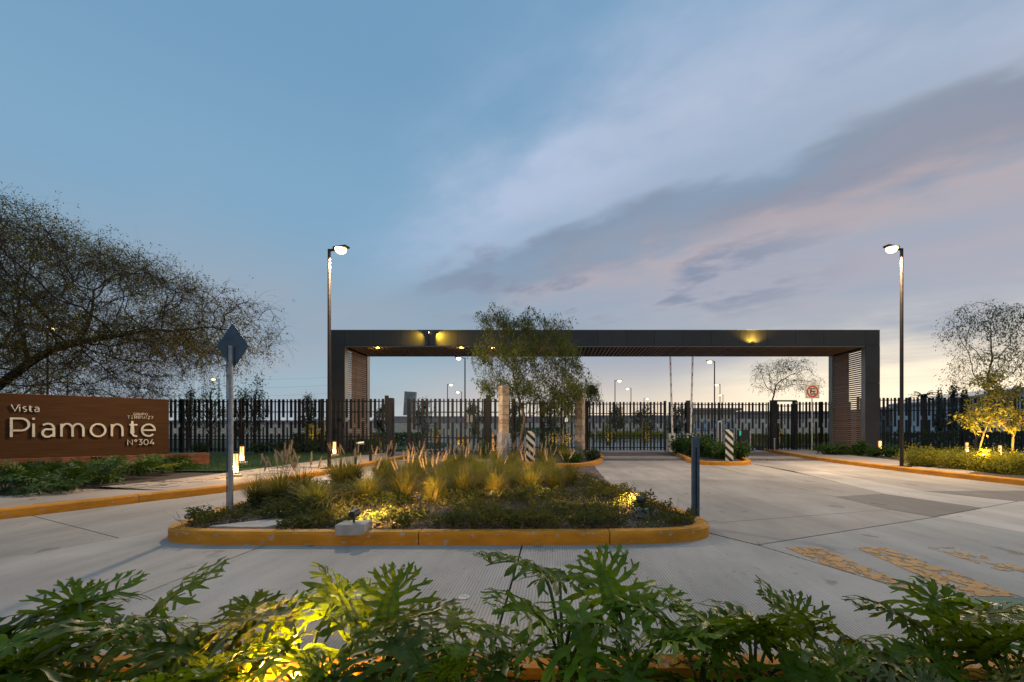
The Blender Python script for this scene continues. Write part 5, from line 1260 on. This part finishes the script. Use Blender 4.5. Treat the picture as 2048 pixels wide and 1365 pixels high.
FP2 = [(120, 1.60, .30, 'low plant in the front row under the second plant'), (330, 1.58, .26, 'low front row plant left of the glow'), (690, 1.60, .27, 'low front row plant right of the ground light'), (860, 1.62, .27, 'low front row plant left of the middle'), (1330, 1.6, .28, 'low front row plant right of the middle'), (1450, 1.62, .27, 'low yellowing front row plant'),
       (1620, 1.60, .26, 'low front row plant below the fan leaf'), (1790, 1.6, .26, 'low front row plant with upright tips'), (1960, 1.6, .26, 'low front row plant near the right edge'), (1180, 1.58, .24, 'small front row plant below the tallest plant'), (980, 1.56, .26, 'small front row plant left of the tallest plant')]
for i, (px, Y, h, lb) in enumerate(FP2):
    philodendron((px - CX) / F * Y, Y, .07, h - .03, 4, .16, lb, 540 + i, .16, group='low philodendrons in front row', old=.3 if i in (5, 7) else .05)
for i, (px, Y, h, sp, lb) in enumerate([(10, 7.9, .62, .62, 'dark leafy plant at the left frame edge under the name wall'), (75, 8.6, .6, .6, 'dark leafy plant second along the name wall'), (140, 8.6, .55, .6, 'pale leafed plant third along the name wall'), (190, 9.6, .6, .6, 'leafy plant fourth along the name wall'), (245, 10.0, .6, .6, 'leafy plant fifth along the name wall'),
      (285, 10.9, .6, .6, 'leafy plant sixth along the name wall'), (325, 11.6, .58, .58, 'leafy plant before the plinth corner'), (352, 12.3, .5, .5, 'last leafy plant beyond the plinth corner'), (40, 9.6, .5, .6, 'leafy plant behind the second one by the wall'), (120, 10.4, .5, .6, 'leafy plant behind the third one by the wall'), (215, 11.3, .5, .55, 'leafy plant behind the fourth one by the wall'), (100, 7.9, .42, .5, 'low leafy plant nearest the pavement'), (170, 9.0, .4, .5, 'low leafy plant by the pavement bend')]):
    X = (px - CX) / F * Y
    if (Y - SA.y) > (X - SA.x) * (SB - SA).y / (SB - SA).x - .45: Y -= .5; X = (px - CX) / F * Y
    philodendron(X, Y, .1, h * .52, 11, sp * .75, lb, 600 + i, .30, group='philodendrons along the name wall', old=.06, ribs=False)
t = thing('ground_spotlight', 'small ground light glowing between the nearest plants', 'spotlight', ((592 - CX) / F * 2.0, 2.0, .07))
MB().tube([(0, 0, 0), (0, 0, .05)], .03, 12).build('housing', M['black'], t); MB().tube([(0, 0, .0505), (0, 0, .056)], .024, 12).build('lens', M['uplight'], t)
gx_, gy_ = (592 - CX) / F * 2.0, 2.0
light('POINT', (gx_, gy_ - .12, .20), 36, (1, .56, .10), size=.02, name='ground_light')
light('SPOT', (gx_, gy_ - .02, .13), 34, (1, .58, .11), (gx_ + .03, gy_ - .05, 1), .02, 130, .8, name='ground_light')

# fallen leaves and crumbs on the paving
r = np.random.default_rng(31); n = 420; X_ = r.uniform(-8, 9, n); Y_ = 2.4 + 12 * r.random(n) ** 1.6; ok = np.array([not inside(x, y, k1) and abs(x) < y * 1.15 and not (x < -6.1 + 0 * y and y > 4) for x, y in zip(X_, Y_)]); X_, Y_ = X_[ok], Y_[ok]
C = np.stack([X_, Y_, 0 * X_ + .006], 1); Dr = rand_dirs(len(C), r) * np.array([1, 1, .12]); V = leaf_quads(C, Dr, .012 + .022 * r.random(len(C)) ** 2, .010, r); V[:, :, 2] = .004 + np.abs(V[:, :, 2] - .004) * .3
tag(inst('fallen_leaves', quads_mesh('fallen_leaves', V, M['brown_leaf'])), 'scattered dry leaf crumbs on the concrete', 'leaf litter', kind='stuff')
m = MB(); 
for k in range(70):
    t_ = rnd.random(); x = -6.65 - rnd.uniform(0, 1.5) - (1.0 if t_ < .4 else 0) * .6; y = 7.0 + t_ * 7; 
    if y < 8.2: x -= .7
    a = rnd.uniform(0, 6.28); P = [(x, y, .122)]
    for s in range(3): a += rnd.uniform(-.7, .7); P.append((P[-1][0] + .09 * math.cos(a), P[-1][1] + .09 * math.sin(a), .124 + rnd.uniform(0, .012)))
    m.tube(P, .004, 3)
tag(m.build('fallen_twigs', M['bark']), 'dry twigs fallen on the left pavement', 'twigs', kind='stuff')
# lawn blades on the left lawn's near edge
r = np.random.default_rng(21); n = 24000; X_ = r.uniform(-14, -8.2, n); Y_ = 12 + 9.3 * r.random(n) ** 1.4; ok = (Y_ > 12.2 + (X_ + 10.5) * -.03) & (X_ < np.interp(Y_, [12, 14, 16, 20, 22], [-8.5, -8.4, -8.4, -8.45, -8.4]))
C = np.stack([X_, Y_, 0 * X_ + .126], 1)[ok]; Dr = rand_dirs(len(C), r) * .5 + np.array([0, 0, 1]); Dr /= np.linalg.norm(Dr, axis=1)[:, None]
tag(inst('lawn_grass', quads_mesh('lawn_grass', leaf_quads(C, Dr, .05, .008, r), M['lawn_blade'])), 'short green lawn between pavement and left fence', 'lawn', kind='stuff')

# ================================================================== BEYOND THE FENCE
def simple_tree(name, label, px, pyt, pyb, Y, wpx, mat, n, seed, cat='tree', group=None, ll=.14, cone=False):
    X, zt = XZ(px, pyt, Y); zb = 0.0; w = wpx / F * Y / 2; H = zt; r = np.random.default_rng(seed); o = thing(name, label, cat, (X, Y, 0), 0, group)
    m = MB(); tips = []
    m.tube([(0, 0, 0), (.03, 0, H * .3), (0, 0, H * .8)], [.09, .07, .02], 6, False)
    for k in range(26):
        a = r.uniform(0, 2 * PI); q = r.random() ** .5; zf = r.uniform(.3, .97); env = (1 - zf) * 1.1 + .15 if cone else math.sin(min(1, (zf - .12) / .88) * PI) ** .6
        tip = np.array([math.cos(a) * q * w * env, math.sin(a) * q * w * env, H * zf]); m.tube([(0, 0, H * zf * .6), (tip[0] * .5, tip[1] * .5, H * zf * .85), tip], [.03, .02, .006], 4, False); tips.append(tip)
    m.build('trunk', M['bark'], o); T = np.array(tips); k = r.integers(0, len(T), n); C = T[k] + r.normal(size=(n, 3)) * np.array([w, w, H * .30]) * .20
    inst('crown', quads_mesh('crown', leaf_quads(C, rand_dirs(n, r) + np.array([0, 0, -.3]), ll, ll * .4, r), mat), o); return o
G_ = 'trees inside the estate'
for i, a in enumerate([('green bushy tree behind the fence left of the diamond sign', 420, 757, 27, 60), ('smaller green tree beside the bushy one behind the fence', 378, 776, 27, 30), ('thin leafed tree behind the fence right of the diamond sign', 508, 757, 24, 46), ('narrow shrub tree second right of the diamond sign', 480, 775, 24, 36),
      ('small tree behind the fence left of the left lamp post', 618, 792, 34, 34), ('hanging leafed tree behind the left gate', 845, 800, 45, 44), ('round tree behind the gate left of the pale pillar', 948, 808, 34, 42), ('tree beside the portal foot behind the left gate', 765, 812, 40, 30),
      ('green tree behind the fence left of the second pillar', 1100, 805, 45, 40), ('green tree behind the middle gate, left one', 1230, 812, 50, 40), ('dark green tree behind the middle gate, middle one', 1290, 812, 55, 46), ('dark tree behind the left barrier arm', 1352, 812, 48, 40), ('green tree behind the fence at the feathery tree', 1030, 808, 48, 36)]):
    simple_tree('estate_tree', a[0], a[1], a[2], 880, a[3], a[4], M['leaf_dark'] if i % 3 else M['leaf_pepper'], 1500, 700 + i, group=G_, ll=.16 * a[3] / 35)
for i, (px, py, Y, w_, lb) in enumerate([(1905, 768, 29, 26, 'dark spiky evergreen left of the right edge tree'), (1880, 780, 29, 22, 'small spiky evergreen left of the taller one'), (1928, 782, 29, 26, 'dark evergreen right of the spiky one')]):
    simple_tree('evergreen', lb, px, py, 880, Y, w_, M['leaf_dark'], 1300, 730 + i, group='evergreens behind the right fence', ll=.16, cone=True)
# palm
X, zt = XZ(1848, 795, 30); o = thing('palm_tree', 'palm crown rising over the right fence', 'palm', (X, 30, 0)); MB().tube([(0, 0, 0), (.05, 0, zt * .5), (0, 0, zt)], [.2, .16, .14], 8).build('trunk', M['bark'], o)
for k in range(18):
    a = k * 2.4; el = rnd.uniform(.1, 1.2); m = MB(); P = []
    for s in range(6):
        q = s / 5; c = Vector((math.cos(a) * q * 1.15 * math.cos(el), math.sin(a) * q * 1.15 * math.cos(el), zt + q * 1.1 * math.sin(el) - q * q * .55)); P.append(c)
    for s in range(5):
        w_ = .12; n_ = Vector((-math.sin(a), math.cos(a), 0)) * w_ * (1 - s * .15); n2_ = n_ * .85; m.add([P[s] - n_, P[s], P[s] + n_, P[s + 1] - n2_ - Vector((0, 0, .05)), P[s + 1], P[s + 1] + n2_ - Vector((0, 0, .05))], [(0, 1, 4, 3), (1, 2, 5, 4)])
    m.build('frond', M['leaf_dark'], o)
# lit ornamental bushes inside
for i, (px, py, Y, w_, h_, lb, e_) in enumerate([(640, 862, 27, .8, 1.6, 'small tree lit yellow behind the fence by the left lamp post', 40), (625, 850, 29, .6, 1.4, 'second yellow lit bush behind the left fence', 25), (748, 885, 26, .4, .7, 'glowing yellow bush at the portal foot', 14), (925, 872, 29, .5, .7, 'glowing yellow bush behind the left gate', 22), (875, 862, 33, .4, 1.5, 'thin lit bush behind the left gate', 14),
       (1130, 868, 30, .5, 1.1, 'yellow lit bush behind the fence between the pillars', 22), (1105, 868, 31, .5, .9, 'lit bush left of the one between the pillars', 14), (1215, 868, 34, .3, 1.6, 'slim lit sapling behind the middle gate', 14), (1290, 868, 34, .3, 1.8, 'slim lit trunk behind the middle gate, right one', 14), (1553, 872, 29, .4, 1.5, 'yellow lit bush behind the pedestrian gate', 14)]):
    X = (px - CX) / F * Y; shrub('lit_bush', lb, 'bush', X, Y, .05, w_ * 1.1, w_, h_ * 1.2, M['leaf_yellow'], 700, .12, .06, seed=80 + i, group='lit bushes inside the estate')
    light('SPOT', (X, Y - .8, .2), e_ * 7, (1, .64, .13), (X, Y + .1, h_), .04, 100, .8, name='estate_uplight')
for i, (x0, x1, y0, y1, h_, n_) in enumerate([(-18, -9, 31, 33, 1.0, 4500), (-6, 1, 58, 61, 1.5, 3500), (2.5, 11, 44, 50, 1.05, 6000), (14, 20, 31, 33, .9, 4000), (20, 34, 25, 28, 1.1, 7000), (-13.5, -9.4, 23, 24.4, .7, 3000)]):
    r = np.random.default_rng(900 + i); C = np.stack([r.uniform(x0, x1, n_), r.uniform(y0, y1, n_), h_ * r.random(n_) ** .5], 1)
    tag(inst('hedge', quads_mesh('hedge', leaf_quads(C, rand_dirs(n_, r), .16, .09, r), M['leaf_hedge'] if i in (2, 3) else M['leaf_shrub'])), ['green hedge on the lawn behind the left fence', 'far low hedge behind the left gate', 'trimmed rounded hedge behind the middle gate', 'low hedge behind the pedestrian gate', 'dark hedge behind the right fence', 'dark planting right behind the left fence'][i], 'hedge', kind='stuff')
# walls and houses far behind
def far_wall(name, label, px0, px1, pyt, Y, mat, cat='wall', d=1.0, panels=0):
    o = thing(name, label, cat, ((px0 - CX) / F * Y, Y, 0)); L = (px1 - px0) / F * Y; h = XZ(0, pyt, Y)[1]
    MB().box(0, L, 0, d, 0, h).build('wall', M[mat], o); MB().box(-.05, L + .05, -.06, d + .06, h + .003, h + .12).build('coping', M['mauve'], o)
    k = panels
    for i in range(k): MB().box(L * (i + .5) / k - .12, L * (i + .5) / k + .12, -.1, -.003, 0, h - .02).build('pilaster', M[mat], o)
    return o
far_wall('boundary_wall', 'long beige wall behind the left fence', 250, 735, 849, 62, 'plaster', panels=12)
far_wall('boundary_wall', 'long beige wall far behind the gates', 735, 1400, 846, 75, 'plaster', panels=14)
far_wall('boundary_wall', 'tan wall behind the right gates', 1430, 1665, 838, 60, 'plaster', panels=6)
far_wall('far_building', 'long low mauve roofline across the horizon, left', -200, 760, 842, 120, 'mauve', 'building', 8)
far_wall('far_building', 'long low mauve building far behind the left gate', 770, 1130, 834, 120, 'mauve', 'building', 8)
far_wall('far_building', 'long low mauve building far behind the middle gate', 1140, 1390, 832, 110, 'mauve', 'building', 8)
far_wall('far_building', 'low dark roofed building behind the right gate', 1480, 1700, 824, 90, 'mauve', 'building', 8)
# guard house with bright windows
Y = 52; X0 = (1385 - CX) / F * Y; o = thing('guard_house', 'low guard house with bright windows behind the right gate', 'building', (X0, Y, 0)); L = 85 / F * Y; h = XZ(0, 817, Y)[1]
MB().box(0, L, 0, 4, 0, h - .3).build('wall', M['plaster'], o); MB().box(-.5, L + .5, -.6, 4.5, h - .28, h).build('roof', M['mauve'], o)
for k in range(5): f = MB().box(.3 + k * .92, 1.05 + k * .92, -.05, -.003, 1.1, 2.2).build('window', M['bluegrey'], o); MB().box(.36 + k * .92, .99 + k * .92, -.07, -.052, 1.16, 2.14).build('pane', M['white_wall'], f)
# tilted grey board over the left gate
X, zt = XZ(820, 784, 42); o = thing('notice_board', 'grey board standing above the left gate fence', 'board', (X, 42, 0)); MB().cbox((0, 0, zt - 1.1), (1.05, .3, 2.2), Euler((0, .06, 0))).build('panel', M['stone_grey'], o); MB().box(-.1, .1, -.1, .1, 0, zt - 2).build('post', M['post'], o)
X, zt = XZ(937, 831, 27); o = thing('notice', 'small white notice behind the gate left of the pale pillar', 'sign', (X, 27, 0)); MB().box(-.26, .26, -.01, .01, zt - .42, zt).build('plate', M['white'], o); MB().box(-.03, .03, .012, .05, 0, zt - .05).build('post', M['galv'], o)
# lit rubble heap behind the left gate post, red and white kerb
Y = 24.5; X = (988 - CX) / F * Y; o = thing('boulder', 'orange lit boulder behind the fence left of the pale pillar', 'boulder', (X, Y, 0))
m = MB(); r2 = random.Random(5); rings = []
for k, (rr, zz) in enumerate(((.55, 0), (.52, .4), (.36, .9), (.12, 1.25))):
    rings += [((rr * math.cos(q / 8 * 2 * PI)) * r2.uniform(.8, 1.15) - zz * .2, rr * math.sin(q / 8 * 2 * PI) * r2.uniform(.8, 1.1), zz) for q in range(8)]
m.add(rings, [(k * 8 + i, k * 8 + (i + 1) % 8, (k + 1) * 8 + (i + 1) % 8, (k + 1) * 8 + i) for k in range(3) for i in range(8)] + [tuple(range(24, 32))]); m.build('stone', M['stone_pale'], o)
light('SPOT', (X - .1, Y - 1.2, .15), 60, (1, .5, .14), (X, Y, .7), .03, 100, .8, name='estate_uplight')
kr = thing('kerb', None, None); kr['kind'] = 'structure'
for k in range(46):
    x = -26 + k * .62; MB().box(x, x + .6, 54, 54.25, -.01, .34).build('kerb_stone', M['red'] if k % 4 == 3 else M['white'], kr)
# buildings behind the right fence
Y = 46; o = thing('stone_building', 'grey rubble stone building with sloping roof behind the right fence', 'building', ((1762 - CX) / F * Y, Y, 0)); L = 150 / F * Y
h0, h1 = XZ(0, 822, Y)[1], XZ(0, 806, Y)[1]
m = MB(); m.add([(0, 0, 0), (L, 0, 0), (L, 0, h1), (0, 0, h0), (0, 6, 0), (L, 6, 0), (L, 6, h1), (0, 6, h0)], [(0, 1, 2, 3), (5, 4, 7, 6), (1, 5, 6, 2), (4, 0, 3, 7), (3, 2, 6, 7), (0, 4, 5, 1)]); m.build('wall', M['stonewall'], o)
m = MB(); m.add([(-.4, -.3, h0), (L + .1, -.3, h1 + .02), (L + .1, -.3, h1 + .22), (-.4, -.3, h0 + .2), (-.4, 6.3, h0), (L + .1, 6.3, h1 + .02), (L + .1, 6.3, h1 + .22), (-.4, 6.3, h0 + .2)], [(0, 1, 2, 3), (5, 4, 7, 6), (1, 5, 6, 2), (4, 0, 3, 7), (3, 2, 6, 7), (0, 4, 5, 1)]); m.build('roof', M['mauve'], o)
Y = 36; o = thing('white_house', 'white rendered house with slanted grey roof at the right edge', 'building', ((1898 - CX) / F * Y, Y, 0)); L = 260 / F * Y
h0, h1 = XZ(0, 806, Y)[1], XZ(0, 780, Y)[1]
m = MB(); m.add([(0, 0, 0), (L, 0, 0), (L, 0, h0 + 1), (L * .55, 0, h1), (0, 0, h0), (0, 6, 0), (L, 6, 0), (L, 6, h0 + 1), (L * .55, 6, h1), (0, 6, h0)], [(0, 1, 2, 3, 4), (6, 5, 9, 8, 7), (1, 6, 7, 2), (5, 0, 4, 9)]); m.build('wall', M['white_wall'], o)
m = MB(); m.add([(-.3, -.4, h0 + .01), (L * .55, -.4, h1 + .01), (L + .3, -.4, h0 + 1.01), (-.3, 6.4, h0 + .01), (L * .55, 6.4, h1 + .01), (L + .3, 6.4, h0 + 1.01), (-.3, -.4, h0 + .22), (L * .55, -.4, h1 + .22), (L + .3, -.4, h0 + 1.22), (-.3, 6.4, h0 + .22), (L * .55, 6.4, h1 + .22), (L + .3, 6.4, h0 + 1.22)],
       [(0, 1, 4, 3), (1, 2, 5, 4), (6, 9, 10, 7), (7, 10, 11, 8), (0, 6, 7, 1), (1, 7, 8, 2), (3, 4, 10, 9), (4, 5, 11, 10), (0, 3, 9, 6), (2, 8, 11, 5)]); m.build('roof', M['galv'], o)
# power lines far left
o = thing('power_line', 'thin overhead wires low in the sky behind the left fence', 'cable', (-150, 140, 0))
for k, zz in enumerate((9, 11.5, 14, 16.5)):
    MB().tube([(i * 12, 0, zz + ((i - 3.5) / 3.5) ** 2 * 1.2) for i in range(8)], .016, 4).build('wire', M['post'], o)
for xx in (0, 84): MB().tube([(xx, 0, 0), (xx, 0, 18.5)], [.25, .15], 6).build('pole', M['post'], o)
